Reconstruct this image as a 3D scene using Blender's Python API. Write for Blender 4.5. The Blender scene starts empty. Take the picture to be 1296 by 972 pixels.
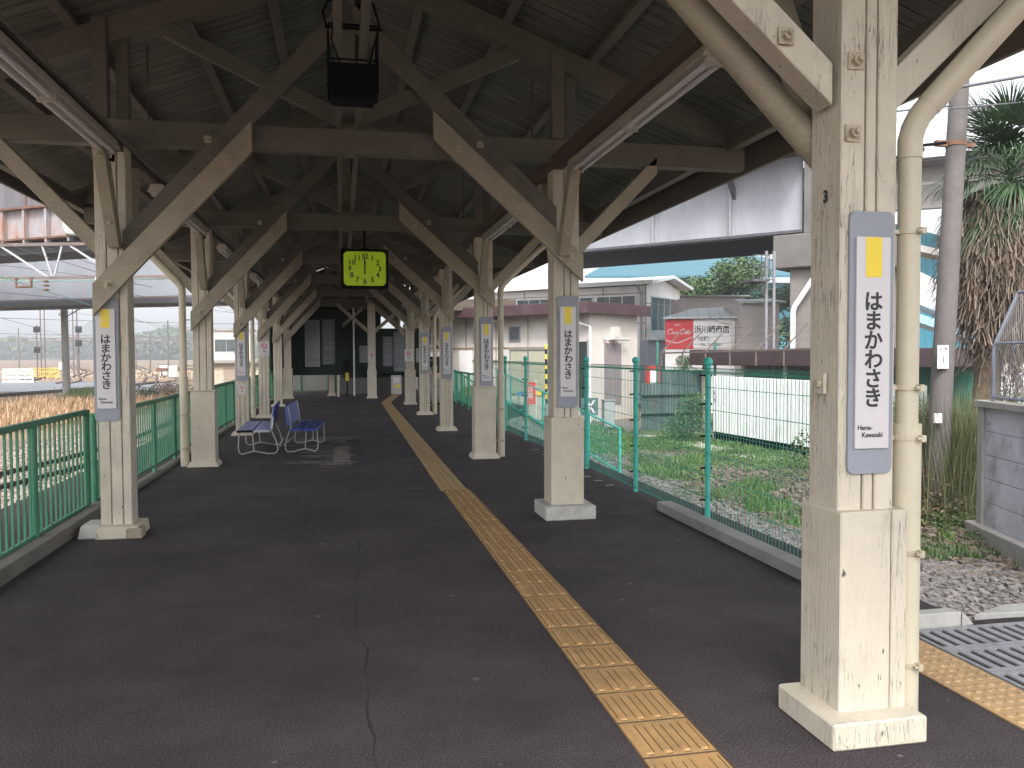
import bpy, bmesh, math, random
from mathutils import Vector, Matrix, noise
random.seed(7)
SC = bpy.context.scene
COL = SC.collection
R_ = math.radians
# ---------------------------------------------------------------- camera
EYE = Vector((0, 0, 1.5)); YAW, PITCH, ROLL, FPX = 0.1989, 0.0354, -0.0041, 1064.8
FW = Vector((math.sin(YAW)*math.cos(PITCH), math.cos(YAW)*math.cos(PITCH), -math.sin(PITCH)))
r0 = Vector((math.cos(YAW), -math.sin(YAW), 0)); u0 = r0.cross(FW)
RT = r0*math.cos(ROLL)+u0*math.sin(ROLL); UP = -r0*math.sin(ROLL)+u0*math.cos(ROLL)
cd = bpy.data.cameras.new('camera'); cam = bpy.data.objects.new('camera', cd); COL.objects.link(cam)
cd.sensor_width = 36; cd.lens = FPX/1296*36; cd.clip_end = 6000; cd.clip_start = 0.05
m = Matrix((RT, UP, -FW)).transposed().to_4x4(); m.translation = EYE; cam.matrix_world = m
SC.camera = cam
# ---------------------------------------------------------------- world, sun, exposure
SUN_EL, SUN_AZ = R_(50), R_(192)
w = bpy.data.worlds.new('World'); SC.world = w; w.use_nodes = True
nt = w.node_tree; nt.nodes.clear()
sky = nt.nodes.new('ShaderNodeTexSky'); sky.sky_type = 'NISHITA'; sky.sun_disc = False
sky.sun_elevation = SUN_EL; sky.sun_rotation = SUN_AZ; sky.air_density = 1.0; sky.dust_density = 4.0
hs = nt.nodes.new('ShaderNodeHueSaturation'); hs.inputs['Saturation'].default_value = 0.22
bg = nt.nodes.new('ShaderNodeBackground'); bg.inputs['Strength'].default_value = 0.15
wo = nt.nodes.new('ShaderNodeOutputWorld')
nt.links.new(sky.outputs[0], hs.inputs['Color']); nt.links.new(hs.outputs[0], bg.inputs['Color']); nt.links.new(bg.outputs[0], wo.inputs['Surface'])
sl = bpy.data.lights.new('sun', 'SUN'); sl.energy = 1.25; sl.angle = R_(14); sl.color = (1, .95, .88)
so = bpy.data.objects.new('sun', sl); COL.objects.link(so)
sd = Vector((math.sin(SUN_AZ)*math.cos(SUN_EL), math.cos(SUN_AZ)*math.cos(SUN_EL), math.sin(SUN_EL)))
so.rotation_euler = sd.to_track_quat('Z', 'Y').to_euler(); so.location = (0, 0, 60)
SC.view_settings.view_transform = 'Standard'; SC.view_settings.look = 'None'; SC.view_settings.gamma = 1
SC.view_settings.use_curve_mapping = False
SC.view_settings.exposure = 1.62
SC.render.engine = 'CYCLES'
SC.cycles.use_denoising = True
SC.cycles.max_bounces = 8; SC.cycles.diffuse_bounces = 5
# ---------------------------------------------------------------- helpers
def at(px, py, d):
    "a point d metres ahead of the viewpoint along the direction of one photograph pixel"
    return EYE + (FW + RT*((px-648)/FPX) - UP*((py-486)/FPX))*d
def onz(px, py, z):
    r = FW + RT*((px-648)/FPX) - UP*((py-486)/FPX); return EYE + r*((z-EYE.z)/r.z)
class MB:
    def __init__(s): s.v = []; s.f = []; s.mi = []; s.cur = 0
    def add(s, vs, fs):
        n = len(s.v); s.v += [tuple(v) for v in vs]
        s.f += [tuple(i+n for i in f) for f in fs]; s.mi += [s.cur]*len(fs); return s
    def box(s, x0, x1, y0, y1, z0, z1):
        return s.add([(x0,y0,z0),(x1,y0,z0),(x1,y1,z0),(x0,y1,z0),(x0,y0,z1),(x1,y0,z1),(x1,y1,z1),(x0,y1,z1)],
                     [(3,2,1,0),(4,5,6,7),(0,1,5,4),(1,2,6,5),(2,3,7,6),(3,0,4,7)])
    def frustum(s, cx, cy, z0, z1, w0, d0, w1, d1):
        return s.add([(cx-w0,cy-d0,z0),(cx+w0,cy-d0,z0),(cx+w0,cy+d0,z0),(cx-w0,cy+d0,z0),(cx-w1,cy-d1,z1),(cx+w1,cy-d1,z1),(cx+w1,cy+d1,z1),(cx-w1,cy+d1,z1)],
                     [(3,2,1,0),(4,5,6,7),(0,1,5,4),(1,2,6,5),(2,3,7,6),(3,0,4,7)])
    def beam(s, p, q, a, b, up=(0,0,1)):
        "a bar from p to q, a wide (sideways) and b high"
        p = Vector(p); q = Vector(q); d = (q-p).normalized(); up = Vector(up)
        sd_ = d.cross(up)
        if sd_.length < 1e-4: sd_ = d.cross(Vector((1,0,0)))
        sd_.normalize(); u = sd_.cross(d); S = sd_*a/2; U = u*b/2
        return s.add([p-S-U,p+S-U,p+S+U,p-S+U,q-S-U,q+S-U,q+S+U,q-S+U],
                     [(0,1,2,3),(7,6,5,4),(4,5,1,0),(5,6,2,1),(6,7,3,2),(7,4,0,3)])
    def tube(s, pts, r, n=10, r1=None, cap=True):
        pts = [Vector(p) for p in pts]; N = len(pts); base = len(s.v); prev = None
        for i, p in enumerate(pts):
            t = (pts[min(i+1,N-1)]-pts[max(i-1,0)]).normalized()
            if prev is None:
                a = t.cross(Vector((0,0,1)))
                if a.length < 1e-3: a = t.cross(Vector((1,0,0)))
            else: a = prev - t*prev.dot(t)
            a.normalize(); prev = a; b = t.cross(a)
            rr = r if r1 is None else r+(r1-r)*i/max(1,N-1)
            s.v += [tuple(p+(a*math.cos(2*math.pi*k/n)+b*math.sin(2*math.pi*k/n))*rr) for k in range(n)]
        for i in range(N-1):
            for k in range(n):
                s.f.append((base+i*n+k, base+i*n+(k+1)%n, base+(i+1)*n+(k+1)%n, base+(i+1)*n+k)); s.mi.append(s.cur)
        if cap:
            s.f.append(tuple(base+k for k in range(n))[::-1]); s.mi.append(s.cur)
            s.f.append(tuple(base+(N-1)*n+k for k in range(n))); s.mi.append(s.cur)
        return s
    def prism(s, poly, ext):
        "a planar outline pushed along ext"
        n = len(poly); P = [Vector(p) for p in poly]; e = Vector(ext)
        return s.add(P+[p+e for p in P], [tuple(range(n))[::-1], tuple(range(n,2*n))]+[(i,(i+1)%n,n+(i+1)%n,n+i) for i in range(n)])
    def lathe(s, c, prof, n=16):
        c = Vector(c); base = len(s.v)
        for (r, z) in prof: s.v += [(c.x+r*math.cos(2*math.pi*k/n), c.y+r*math.sin(2*math.pi*k/n), c.z+z) for k in range(n)]
        for i in range(len(prof)-1):
            for k in range(n):
                s.f.append((base+i*n+k, base+i*n+(k+1)%n, base+(i+1)*n+(k+1)%n, base+(i+1)*n+k)); s.mi.append(s.cur)
        return s
    def ball(s, c, r, n=14): return s.lathe(c, [(max(1e-4,r*math.sin(math.pi*i/n)), -r*math.cos(math.pi*i/n)) for i in range(n+1)], n)
    def quad(s, a, b, c, d): return s.add([a,b,c,d], [(0,1,2,3)])
    def build(s, name, mat, parent=None, bevel=0, smooth=False, fix=True):
        me = bpy.data.meshes.new(name); me.from_pydata(s.v, [], s.f)
        mats = mat if isinstance(mat, (list, tuple)) else [mat]
        for x in mats: me.materials.append(x)
        if len(mats) > 1: me.polygons.foreach_set('material_index', s.mi)
        if bevel or fix:
            bm = bmesh.new(); bm.from_mesh(me)
            if fix: bmesh.ops.recalc_face_normals(bm, faces=bm.faces)
            if bevel: bmesh.ops.bevel(bm, geom=bm.edges[:], offset=bevel, segments=1, affect='EDGES', clamp_overlap=True)
            bm.to_mesh(me); bm.free()
        if smooth: me.shade_smooth(); me.set_sharp_from_angle(angle=R_(40))
        o = bpy.data.objects.new(name, me); COL.objects.link(o)
        if parent is not None: o.parent = parent
        return o
def empty(name, loc=(0,0,0), rz=0):
    o = bpy.data.objects.new(name, None); COL.objects.link(o); o.location = loc; o.rotation_euler = (0,0,rz); o.empty_display_size = .1
    return o
def tag(o, label, cat, group=None, kind=None):
    if label: o['label'] = label
    if cat: o['category'] = cat
    if group: o['group'] = group
    if kind: o['kind'] = kind
    return o
def struct(o, label=None, cat=None):
    o['kind'] = 'structure'
    if label: o['label'] = label
    if cat: o['category'] = cat
    return o
def ctree(o, parent=None):
    c = o.copy(); COL.objects.link(c); c.parent = parent
    for ch in o.children: ctree(ch, c)
    return c
def text(name, s, size, mat, parent, loc, rot=(math.pi/2,0,0), align='CENTER', bold=0, shear=0, ext=.0008, vertical=0, sx=1.0):
    "lettering as a thin raised mesh; vertical > 0 stacks the characters with that pitch"
    cu = bpy.data.curves.new(name, 'FONT'); cu.size = size; cu.extrude = ext; cu.offset = bold; cu.shear = shear
    cu.align_x = align; cu.align_y = 'CENTER'; cu.resolution_u = 4
    tmp = bpy.data.objects.new('tmp', cu); COL.objects.link(tmp)
    vs = []; fs = []
    for i, ch in enumerate(s if vertical else [s]):
        cu.body = ch; bpy.context.view_layer.update()
        dg = bpy.context.evaluated_depsgraph_get(); me = bpy.data.meshes.new_from_object(tmp.evaluated_get(dg))
        xs = [v.co.x for v in me.vertices] or [0]; ys = [v.co.y for v in me.vertices] or [0]
        ox = -(min(xs)+max(xs))/2 if vertical else 0; oy = -(min(ys)+max(ys))/2 if vertical or align == 'CENTER' else 0
        n = len(vs); vs += [((v.co.x+ox)*sx, v.co.y+oy-i*vertical, v.co.z) for v in me.vertices]
        fs += [tuple(k+n for k in p.vertices) for p in me.polygons]
        bpy.data.meshes.remove(me)
    bpy.data.objects.remove(tmp)
    me = bpy.data.meshes.new(name); me.from_pydata(vs, [], fs); me.materials.append(mat)
    o = bpy.data.objects.new(name, me); COL.objects.link(o); o.parent = parent; o.location = loc; o.rotation_euler = rot
    return o
# ---------------------------------------------------------------- materials
def mat(name, col, rough=.7, metal=0, var=.15, vscale=6, stretch=(1,1,1), bump=.1, bscale=None, dirt=None, dscale=3, dlo=.5, dhi=.75,
        coat=0, spec=None, rnd=0, emit=None):
    m_ = bpy.data.materials.new(name); m_.use_nodes = True; t = m_.node_tree; N = t.nodes; L = t.links
    b = N['Principled BSDF']; b.inputs['Roughness'].default_value = rough; b.inputs['Metallic'].default_value = metal
    if spec is not None: b.inputs['Specular IOR Level'].default_value = spec
    if coat: b.inputs['Coat Weight'].default_value = coat
    tc = N.new('ShaderNodeTexCoord'); mp = N.new('ShaderNodeMapping'); mp.inputs['Scale'].default_value = stretch
    L.new(tc.outputs['Object'], mp.inputs['Vector'])
    nz = N.new('ShaderNodeTexNoise'); nz.inputs['Scale'].default_value = vscale; nz.inputs['Detail'].default_value = 8; nz.inputs['Roughness'].default_value = .62
    L.new(mp.outputs[0], nz.inputs['Vector'])
    mr = N.new('ShaderNodeMapRange'); mr.inputs['From Min'].default_value = .25; mr.inputs['From Max'].default_value = .75
    mr.inputs['To Min'].default_value = 1-var; mr.inputs['To Max'].default_value = 1+var
    L.new(nz.outputs['Fac'], mr.inputs['Value'])
    cb = N.new('ShaderNodeVectorMath'); cb.operation = 'SCALE'; cb.inputs[0].default_value = col[:3]
    L.new(mr.outputs[0], cb.inputs['Scale'])
    out = cb.outputs[0]
    if rnd:
        oi = N.new('ShaderNodeObjectInfo'); m2 = N.new('ShaderNodeMapRange'); m2.inputs['To Min'].default_value = 1-rnd; m2.inputs['To Max'].default_value = 1+rnd
        L.new(oi.outputs['Random'], m2.inputs['Value']); s2 = N.new('ShaderNodeVectorMath'); s2.operation = 'SCALE'
        L.new(out, s2.inputs[0]); L.new(m2.outputs[0], s2.inputs['Scale']); out = s2.outputs[0]
    if dirt:
        n2 = N.new('ShaderNodeTexNoise'); n2.inputs['Scale'].default_value = dscale; n2.inputs['Detail'].default_value = 9; n2.inputs['Roughness'].default_value = .7
        L.new(mp.outputs[0], n2.inputs['Vector'])
        rr = N.new('ShaderNodeMapRange'); rr.inputs['From Min'].default_value = dlo; rr.inputs['From Max'].default_value = dhi
        L.new(n2.outputs['Fac'], rr.inputs['Value'])
        mx = N.new('ShaderNodeMix'); mx.data_type = 'RGBA'; mx.inputs['B'].default_value = (*dirt, 1)
        L.new(rr.outputs[0], mx.inputs['Factor']); L.new(out, mx.inputs['A']); out = mx.outputs['Result']
    L.new(out, b.inputs['Base Color'])
    if bump:
        bn = N.new('ShaderNodeTexNoise'); bn.inputs['Scale'].default_value = bscale or vscale*6; bn.inputs['Detail'].default_value = 6
        L.new(mp.outputs[0], bn.inputs['Vector'])
        bu = N.new('ShaderNodeBump'); bu.inputs['Strength'].default_value = bump; bu.inputs['Distance'].default_value = .02
        L.new(bn.outputs['Fac'], bu.inputs['Height']); L.new(bu.outputs[0], b.inputs['Normal'])
    if emit:
        b.inputs['Emission Color'].default_value = (*emit[0], 1); b.inputs['Emission Strength'].default_value = emit[1]
    m_['out'] = 1
    return m_
def painted_timber(name, col, crack=.5, axis='z', crackcol=(.05,.045,.04), var=.1, dirt=None, chips=.72):
    "old oil paint on timber: fine checks along the grain, small chips, grime"
    st = {'z': (1,1,.06), 'y': (1,.06,1), 'x': (.06,1,1)}[axis]
    m_ = mat(name, col, rough=.55, var=var, vscale=5, stretch=(1,1,1), bump=0, dirt=dirt or tuple(c*.55 for c in col), dscale=2.2, dlo=.55, dhi=.95, rnd=.05)
    t = m_.node_tree; N = t.nodes; L = t.links; b = N['Principled BSDF']
    prev = b.inputs['Base Color'].links[0].from_socket
    tc = N.new('ShaderNodeTexCoord'); mp = N.new('ShaderNodeMapping'); mp.inputs['Scale'].default_value = st; L.new(tc.outputs['Object'], mp.inputs['Vector'])
    n1 = N.new('ShaderNodeTexNoise'); n1.inputs['Scale'].default_value = 55; n1.inputs['Detail'].default_value = 5; n1.inputs['Distortion'].default_value = .6; L.new(mp.outputs[0], n1.inputs['Vector'])
    # thin checks: |n-.5| < eps, only where a mask allows
    sb = N.new('ShaderNodeMath'); sb.operation = 'SUBTRACT'; sb.inputs[1].default_value = .5; L.new(n1.outputs['Fac'], sb.inputs[0])
    ab = N.new('ShaderNodeMath'); ab.operation = 'ABSOLUTE'; L.new(sb.outputs[0], ab.inputs[0])
    lt = N.new('ShaderNodeMapRange'); lt.inputs['From Min'].default_value = .0; lt.inputs['From Max'].default_value = .014; lt.inputs['To Min'].default_value = 1; lt.inputs['To Max'].default_value = 0; L.new(ab.outputs[0], lt.inputs['Value'])
    n2 = N.new('ShaderNodeTexNoise'); n2.inputs['Scale'].default_value = 4; n2.inputs['Detail'].default_value = 3; L.new(tc.outputs['Object'], n2.inputs['Vector'])
    mk = N.new('ShaderNodeMapRange'); mk.inputs['From Min'].default_value = .45; mk.inputs['From Max'].default_value = .66; mk.inputs['To Max'].default_value = crack; L.new(n2.outputs['Fac'], mk.inputs['Value'])
    mu = N.new('ShaderNodeMath'); mu.operation = 'MULTIPLY'; L.new(lt.outputs[0], mu.inputs[0]); L.new(mk.outputs[0], mu.inputs[1])
    # chips
    mp3 = N.new('ShaderNodeMapping'); mp3.inputs['Scale'].default_value = tuple(1 if v == 1 else .3 for v in st); L.new(tc.outputs['Object'], mp3.inputs['Vector'])
    n3 = N.new('ShaderNodeTexNoise'); n3.inputs['Scale'].default_value = 38; n3.inputs['Detail'].default_value = 4; L.new(mp3.outputs[0], n3.inputs['Vector'])
    ch = N.new('ShaderNodeMapRange'); ch.inputs['From Min'].default_value = chips; ch.inputs['From Max'].default_value = chips+.03; ch.inputs['To Max'].default_value = .9; L.new(n3.outputs['Fac'], ch.inputs['Value'])
    ad = N.new('ShaderNodeMath'); ad.operation = 'MAXIMUM'; L.new(mu.outputs[0], ad.inputs[0]); L.new(ch.outputs[0], ad.inputs[1])
    mx = N.new('ShaderNodeMix'); mx.data_type = 'RGBA'; mx.inputs['B'].default_value = (*crackcol, 1)
    L.new(ad.outputs[0], mx.inputs['Factor']); L.new(prev, mx.inputs['A']); L.new(mx.outputs['Result'], b.inputs['Base Color'])
    # relief: grain minus cracks
    h = N.new('ShaderNodeMath'); h.operation = 'MULTIPLY_ADD'; h.inputs[1].default_value = -1.5; L.new(ad.outputs[0], h.inputs[0]); L.new(n1.outputs['Fac'], h.inputs[2])
    bu = N.new('ShaderNodeBump'); bu.inputs['Strength'].default_value = .55; bu.inputs['Distance'].default_value = .006
    L.new(h.outputs[0], bu.inputs['Height']); L.new(bu.outputs[0], b.inputs['Normal'])
    return m_
def banded(name, col, axis, pitch, line=.06, linecol=(.02,.02,.02), bump=.6, var=.12, boardvar=.18, rough=.7, dirt=None, stretch=(1,1,1), vscale=5, dlo=.5, dhi=.8, depth=.01):
    "boards, seams or corrugation: thin lines every pitch metres along an axis of the object"
    m_ = mat(name, col, rough=rough, var=var, vscale=vscale, bump=0, dirt=dirt, stretch=stretch, dlo=dlo, dhi=dhi)
    t = m_.node_tree; N = t.nodes; L = t.links; b = N['Principled BSDF']; prev = b.inputs['Base Color'].links[0].from_socket
    tc = N.new('ShaderNodeTexCoord'); sp = N.new('ShaderNodeSeparateXYZ'); L.new(tc.outputs['Object'], sp.inputs[0])
    dv = N.new('ShaderNodeMath'); dv.operation = 'DIVIDE'; dv.inputs[1].default_value = pitch; L.new(sp.outputs[axis], dv.inputs[0])
    fl = N.new('ShaderNodeMath'); fl.operation = 'FLOOR'; L.new(dv.outputs[0], fl.inputs[0])
    fr = N.new('ShaderNodeMath'); fr.operation = 'FRACT'; L.new(dv.outputs[0], fr.inputs[0])
    wn = N.new('ShaderNodeTexWhiteNoise'); wn.noise_dimensions = '1D'; L.new(fl.outputs[0], wn.inputs['W'])
    mr = N.new('ShaderNodeMapRange'); mr.inputs['To Min'].default_value = 1-boardvar; mr.inputs['To Max'].default_value = 1+boardvar; L.new(wn.outputs['Value'], mr.inputs['Value'])
    sc_ = N.new('ShaderNodeVectorMath'); sc_.operation = 'SCALE'; L.new(prev, sc_.inputs[0]); L.new(mr.outputs[0], sc_.inputs['Scale'])
    lt = N.new('ShaderNodeMath'); lt.operation = 'LESS_THAN'; lt.inputs[1].default_value = line; L.new(fr.outputs[0], lt.inputs[0])
    # the line is open only in places
    nz = N.new('ShaderNodeTexNoise'); nz.inputs['Scale'].default_value = 2.2; L.new(tc.outputs['Object'], nz.inputs['Vector'])
    mk = N.new('ShaderNodeMapRange'); mk.inputs['From Min'].default_value = .35; mk.inputs['From Max'].default_value = .6; mk.inputs['To Min'].default_value = .35; L.new(nz.outputs['Fac'], mk.inputs['Value'])
    mu = N.new('ShaderNodeMath'); mu.operation = 'MULTIPLY'; L.new(lt.outputs[0], mu.inputs[0]); L.new(mk.outputs[0], mu.inputs[1])
    mx = N.new('ShaderNodeMix'); mx.data_type = 'RGBA'; mx.inputs['B'].default_value = (*linecol, 1)
    L.new(mu.outputs[0], mx.inputs['Factor']); L.new(sc_.outputs[0], mx.inputs['A']); L.new(mx.outputs['Result'], b.inputs['Base Color'])
    iv = N.new('ShaderNodeMath'); iv.operation = 'SUBTRACT'; iv.inputs[0].default_value = 1; L.new(lt.outputs[0], iv.inputs[1])
    bu = N.new('ShaderNodeBump'); bu.inputs['Strength'].default_value = bump; bu.inputs['Distance'].default_value = depth
    L.new(iv.outputs[0], bu.inputs['Height']); L.new(bu.outputs[0], b.inputs['Normal'])
    return m_
def leafmat(name, c1, c2, rough=.6, trans=.15):
    m_ = bpy.data.materials.new(name); m_.use_nodes = True; N = m_.node_tree.nodes; L = m_.node_tree.links; b = N['Principled BSDF']
    b.inputs['Roughness'].default_value = rough
    tc = N.new('ShaderNodeTexCoord'); nz = N.new('ShaderNodeTexNoise'); nz.inputs['Scale'].default_value = 1.3; nz.inputs['Detail'].default_value = 6; L.new(tc.outputs['Object'], nz.inputs['Vector'])
    g = N.new('ShaderNodeNewGeometry')
    ad = N.new('ShaderNodeMath'); ad.operation = 'MULTIPLY_ADD'; ad.inputs[1].default_value = .5; L.new(g.outputs['Random Per Island'], ad.inputs[0])
    sb = N.new('ShaderNodeMath'); sb.operation = 'MULTIPLY'; sb.inputs[1].default_value = .6; L.new(nz.outputs['Fac'], sb.inputs[0]); L.new(sb.outputs[0], ad.inputs[2])
    mx = N.new('ShaderNodeMix'); mx.data_type = 'RGBA'; mx.inputs['A'].default_value = (*c1,1); mx.inputs['B'].default_value = (*c2,1)
    L.new(ad.outputs[0], mx.inputs['Factor']); L.new(mx.outputs['Result'], b.inputs['Base Color'])
    return m_
CREAM = painted_timber('cream_paint', (.56,.505,.405), crack=.5)
CREAMS = painted_timber('cream_paint_checked', (.55,.50,.41), crack=1.0, chips=.70)
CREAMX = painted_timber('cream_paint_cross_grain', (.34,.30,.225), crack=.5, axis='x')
CREAMY = painted_timber('cream_paint_long_grain', (.56,.50,.38), crack=.5, axis='y')
DRAB = painted_timber('grimy_shaded_cream_paint', (.16,.148,.120), crack=.5, axis='x')  # cream paint darkened for the roof timbers: grime plus roof shade in the colour
DRABY = painted_timber('grimy_shaded_cream_paint_long', (.175,.163,.135), crack=.5, axis='y')
PIPE = mat('cream_plastic_pipe', (.57,.52,.40), rough=.45, var=.06, vscale=3, bump=.05, dirt=(.42,.37,.25), dscale=2.5, dlo=.52, dhi=.9)
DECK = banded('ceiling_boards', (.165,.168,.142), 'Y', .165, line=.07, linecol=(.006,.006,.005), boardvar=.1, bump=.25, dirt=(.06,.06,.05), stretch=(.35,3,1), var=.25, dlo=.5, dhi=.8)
METALROOF = mat('grey_roof_sheet', (.25,.26,.27), rough=.6, var=.2)
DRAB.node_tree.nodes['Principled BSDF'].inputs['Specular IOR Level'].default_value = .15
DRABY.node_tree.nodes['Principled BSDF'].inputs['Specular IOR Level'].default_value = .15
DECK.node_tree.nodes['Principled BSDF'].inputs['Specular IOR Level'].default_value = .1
DARKWOOD = mat('dark_brown_timber', (.075,.055,.045), rough=.7, var=.3, vscale=4, stretch=(1,.1,1))
IRON = mat('rusty_iron', (.10,.085,.075), rough=.7, var=.4, vscale=20, dirt=(.13,.06,.035), dscale=12)
BOLTM = mat('painted_bolt', (.48,.42,.31), rough=.5, var=.25, vscale=30, dirt=(.12,.07,.04), dscale=30, dlo=.5, dhi=.7)
CONC = mat('grey_concrete', (.30,.29,.27), rough=.9, var=.2, vscale=5, bump=.3, bscale=60, dirt=(.16,.15,.135), dscale=2.5, dlo=.45, dhi=.75)
CONCP = mat('pale_concrete', (.46,.45,.42), rough=.9, var=.15, vscale=6, bump=.3, bscale=60, dirt=(.22,.21,.19), dscale=4, dlo=.5, dhi=.8)
CONCD = mat('stained_concrete', (.13,.125,.12), rough=.9, var=.25, vscale=1.5, bump=.3, bscale=40, dirt=(.08,.075,.07), dscale=1.2, dlo=.45, dhi=.75)
BLACK = mat('black_paint', (.007,.007,.008), rough=.9, spec=.1, var=.1, bump=0)
INK = mat('sign_ink', (.02,.022,.03), rough=.5, var=0, bump=0)
GREY = mat('sign_grey', (.27,.29,.34), rough=.5, var=.06, vscale=4, bump=.03, dirt=(.2,.2,.22), dscale=5, dlo=.6, dhi=.9)
WHITE = mat('sign_white', (.60,.58,.60), rough=.35, var=.03, bump=0)
WPAINT = mat('white_paint', (.74,.74,.74), rough=.6, var=.08, bump=.05, dirt=(.45,.40,.33), dscale=2, dlo=.55, dhi=.85)
YEL = mat('sign_yellow', (.80,.60,.03), rough=.35, var=.04, bump=0)
RED = mat('sign_red', (.55,.02,.03), rough=.5, var=.08, bump=0)
STEEL = mat('galvanised_steel', (.45,.46,.48), rough=.35, metal=.7, var=.15, bump=.05)
TURQ = mat('turquoise_paint', (.055,.46,.39), rough=.5, var=.15, vscale=6, bump=.05, dirt=(.16,.42,.37), dscale=4, dlo=.5, dhi=.85)
GWIRE = mat('green_wire', (.035,.30,.22), rough=.5, var=.15, bump=0)
GREENF = mat('green_rail_paint', (.04,.20,.105), rough=.45, var=.18, vscale=5, bump=.05, dirt=(.09,.22,.15), dscale=3, dlo=.45, dhi=.8)
# ================================================================= the ground
# asphalt
ASP = mat('platform_asphalt', (.053,.0435,.0475), spec=.22, rough=.88, var=.3, vscale=1.1, bump=.55, bscale=170, dirt=(.085,.073,.073), dscale=.7, dlo=.45, dhi=.75)
t = ASP.node_tree; N = t.nodes; L = t.links; b = N['Principled BSDF']; prev = b.inputs['Base Color'].links[0].from_socket
tc = N.new('ShaderNodeTexCoord'); n5 = N.new('ShaderNodeTexNoise'); n5.inputs['Scale'].default_value = 130; n5.inputs['Detail'].default_value = 2; L.new(tc.outputs['Object'], n5.inputs['Vector'])
r5 = N.new('ShaderNodeMapRange'); r5.inputs['From Min'].default_value = .3; r5.inputs['From Max'].default_value = .75; r5.inputs['To Min'].default_value = .35; r5.inputs['To Max'].default_value = 1.9; L.new(n5.outputs['Fac'], r5.inputs['Value'])
v5 = N.new('ShaderNodeVectorMath'); v5.operation = 'SCALE'; L.new(prev, v5.inputs[0]); L.new(r5.outputs[0], v5.inputs['Scale'])
vo = N.new('ShaderNodeTexVoronoi'); vo.inputs['Scale'].default_value = 9; L.new(tc.outputs['Object'], vo.inputs['Vector'])
l5 = N.new('ShaderNodeMath'); l5.operation = 'LESS_THAN'; l5.inputs[1].default_value = .055; L.new(vo.outputs['Distance'], l5.inputs[0])
w5 = N.new('ShaderNodeMath'); w5.operation = 'GREATER_THAN'; w5.inputs[1].default_value = .8; sp5 = N.new('ShaderNodeSeparateColor'); L.new(vo.outputs['Color'], sp5.inputs[0]); L.new(sp5.outputs[0], w5.inputs[0])
m5 = N.new('ShaderNodeMath'); m5.operation = 'MULTIPLY'; L.new(l5.outputs[0], m5.inputs[0]); L.new(w5.outputs[0], m5.inputs[1])
x5 = N.new('ShaderNodeMix'); x5.data_type = 'RGBA'; x5.inputs['B'].default_value = (.13,.12,.12,1); L.new(m5.outputs[0], x5.inputs['Factor']); L.new(v5.outputs[0], x5.inputs['A']); L.new(x5.outputs['Result'], b.inputs['Base Color'])
# main sheet of ground, out to the horizon, with its mottled yard surface
GRD = mat('yard_ground', (.135,.10,.075), rough=.95, var=.3, vscale=.35, bump=.4, bscale=8, dirt=(.24,.16,.095), dscale=.12, dlo=.45, dhi=.6)
g = MB(); g.box(-2500, 2500, -60, 5000, -1.6, -1.0); struct(g.build('ground', GRD, fix=False))
# platform slab
p = MB(); p.prism([(-3.3,-6,-1.1),(5.4,-6,-1.1),(5.4,4.06,-1.1),(3.42,4.06,-1.1),(3.42,22,-1.1),(5.2,24,-1.1),(5.2,37,-1.1),(-3.3,37,-1.1)], (0,0,1.1))
struct(p.build('platform', ASP))
# long crack in the asphalt, drawn as a narrow dark strip on the surface
c = MB(); y = 1.6; x = .10; pts = []
while y < 9.6:
    pts.append((x + .02*math.sin(y*2.1), y)); x += random.uniform(-.011, .011); x += (.09-x)*.15; y += random.uniform(.02, .07)
for i in range(len(pts)-1):
    a, b_ = pts[i], pts[i+1]; wa = .0018*(1.2+math.sin(i*.35)) * (1 if a[1] < 7 else max(.35, (9.8-a[1])/3)); wb = wa
    c.quad((a[0]-wa, a[1], .0035), (a[0]+wa, a[1], .0035), (b_[0]+wb, b_[1], .0035), (b_[0]-wb, b_[1], .0035))
struct(c.build('asphalt_crack', mat('crack_dark', (.016,.014,.014), rough=1, bump=0), fix=False))
gm = MB(); rg = random.Random(21)
for _ in range(90):
    x_, y_ = rg.uniform(-2, 2.8), rg.uniform(2, 16); r = rg.uniform(.008,.022)
    gm.add([(x_+r*math.cos(i*.9)*rg.uniform(.7,1.2), y_+r*math.sin(i*.9)*rg.uniform(.7,1.2), .003) for i in range(7)], [tuple(range(7))])
struct(gm.build('gum_spots', mat('old_gum', (.115,.105,.105), rough=.9, var=.3, bump=0), fix=False))
# dried spill with comb-like streaks beside the benches
c = MB(); rnd = random.Random(3)
y = 11.5
while y < 15.6:
    h = rnd.uniform(.03, .13); x0 = rnd.uniform(-1.3, -.25) if 11.8 < y else rnd.uniform(-.6,-.25); x1 = rnd.uniform(.08, .24)
    n = 7
    for k in range(n):
        a = x0+(x1-x0)*k/n; bb = x0+(x1-x0)*(k+1)/n; e = rnd.uniform(.55,1)
        ta = min(1, k/2.0+.1)*h*.5; tb = min(1, (k+1)/2.0+.1)*h*.5*(e if k < n-1 else .3)
        c.quad((a, y-ta, .0045), (bb, y-tb, .0045), (bb, y+tb, .0045), (a, y+ta, .0045))
    y += h+rnd.uniform(-.01, .16)
c.quad((-.14,11.9,.0042),(.09,11.9,.0042),(.09,14.0,.0042),(-.14,14.0,.0042))
struct(c.build('spill_stain', mat('dried_spill', (.21,.185,.16), rough=.85, var=.25, vscale=6, bump=.2, dirt=(.06,.052,.052), dscale=5, dlo=.5, dhi=.62), fix=False))
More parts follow.
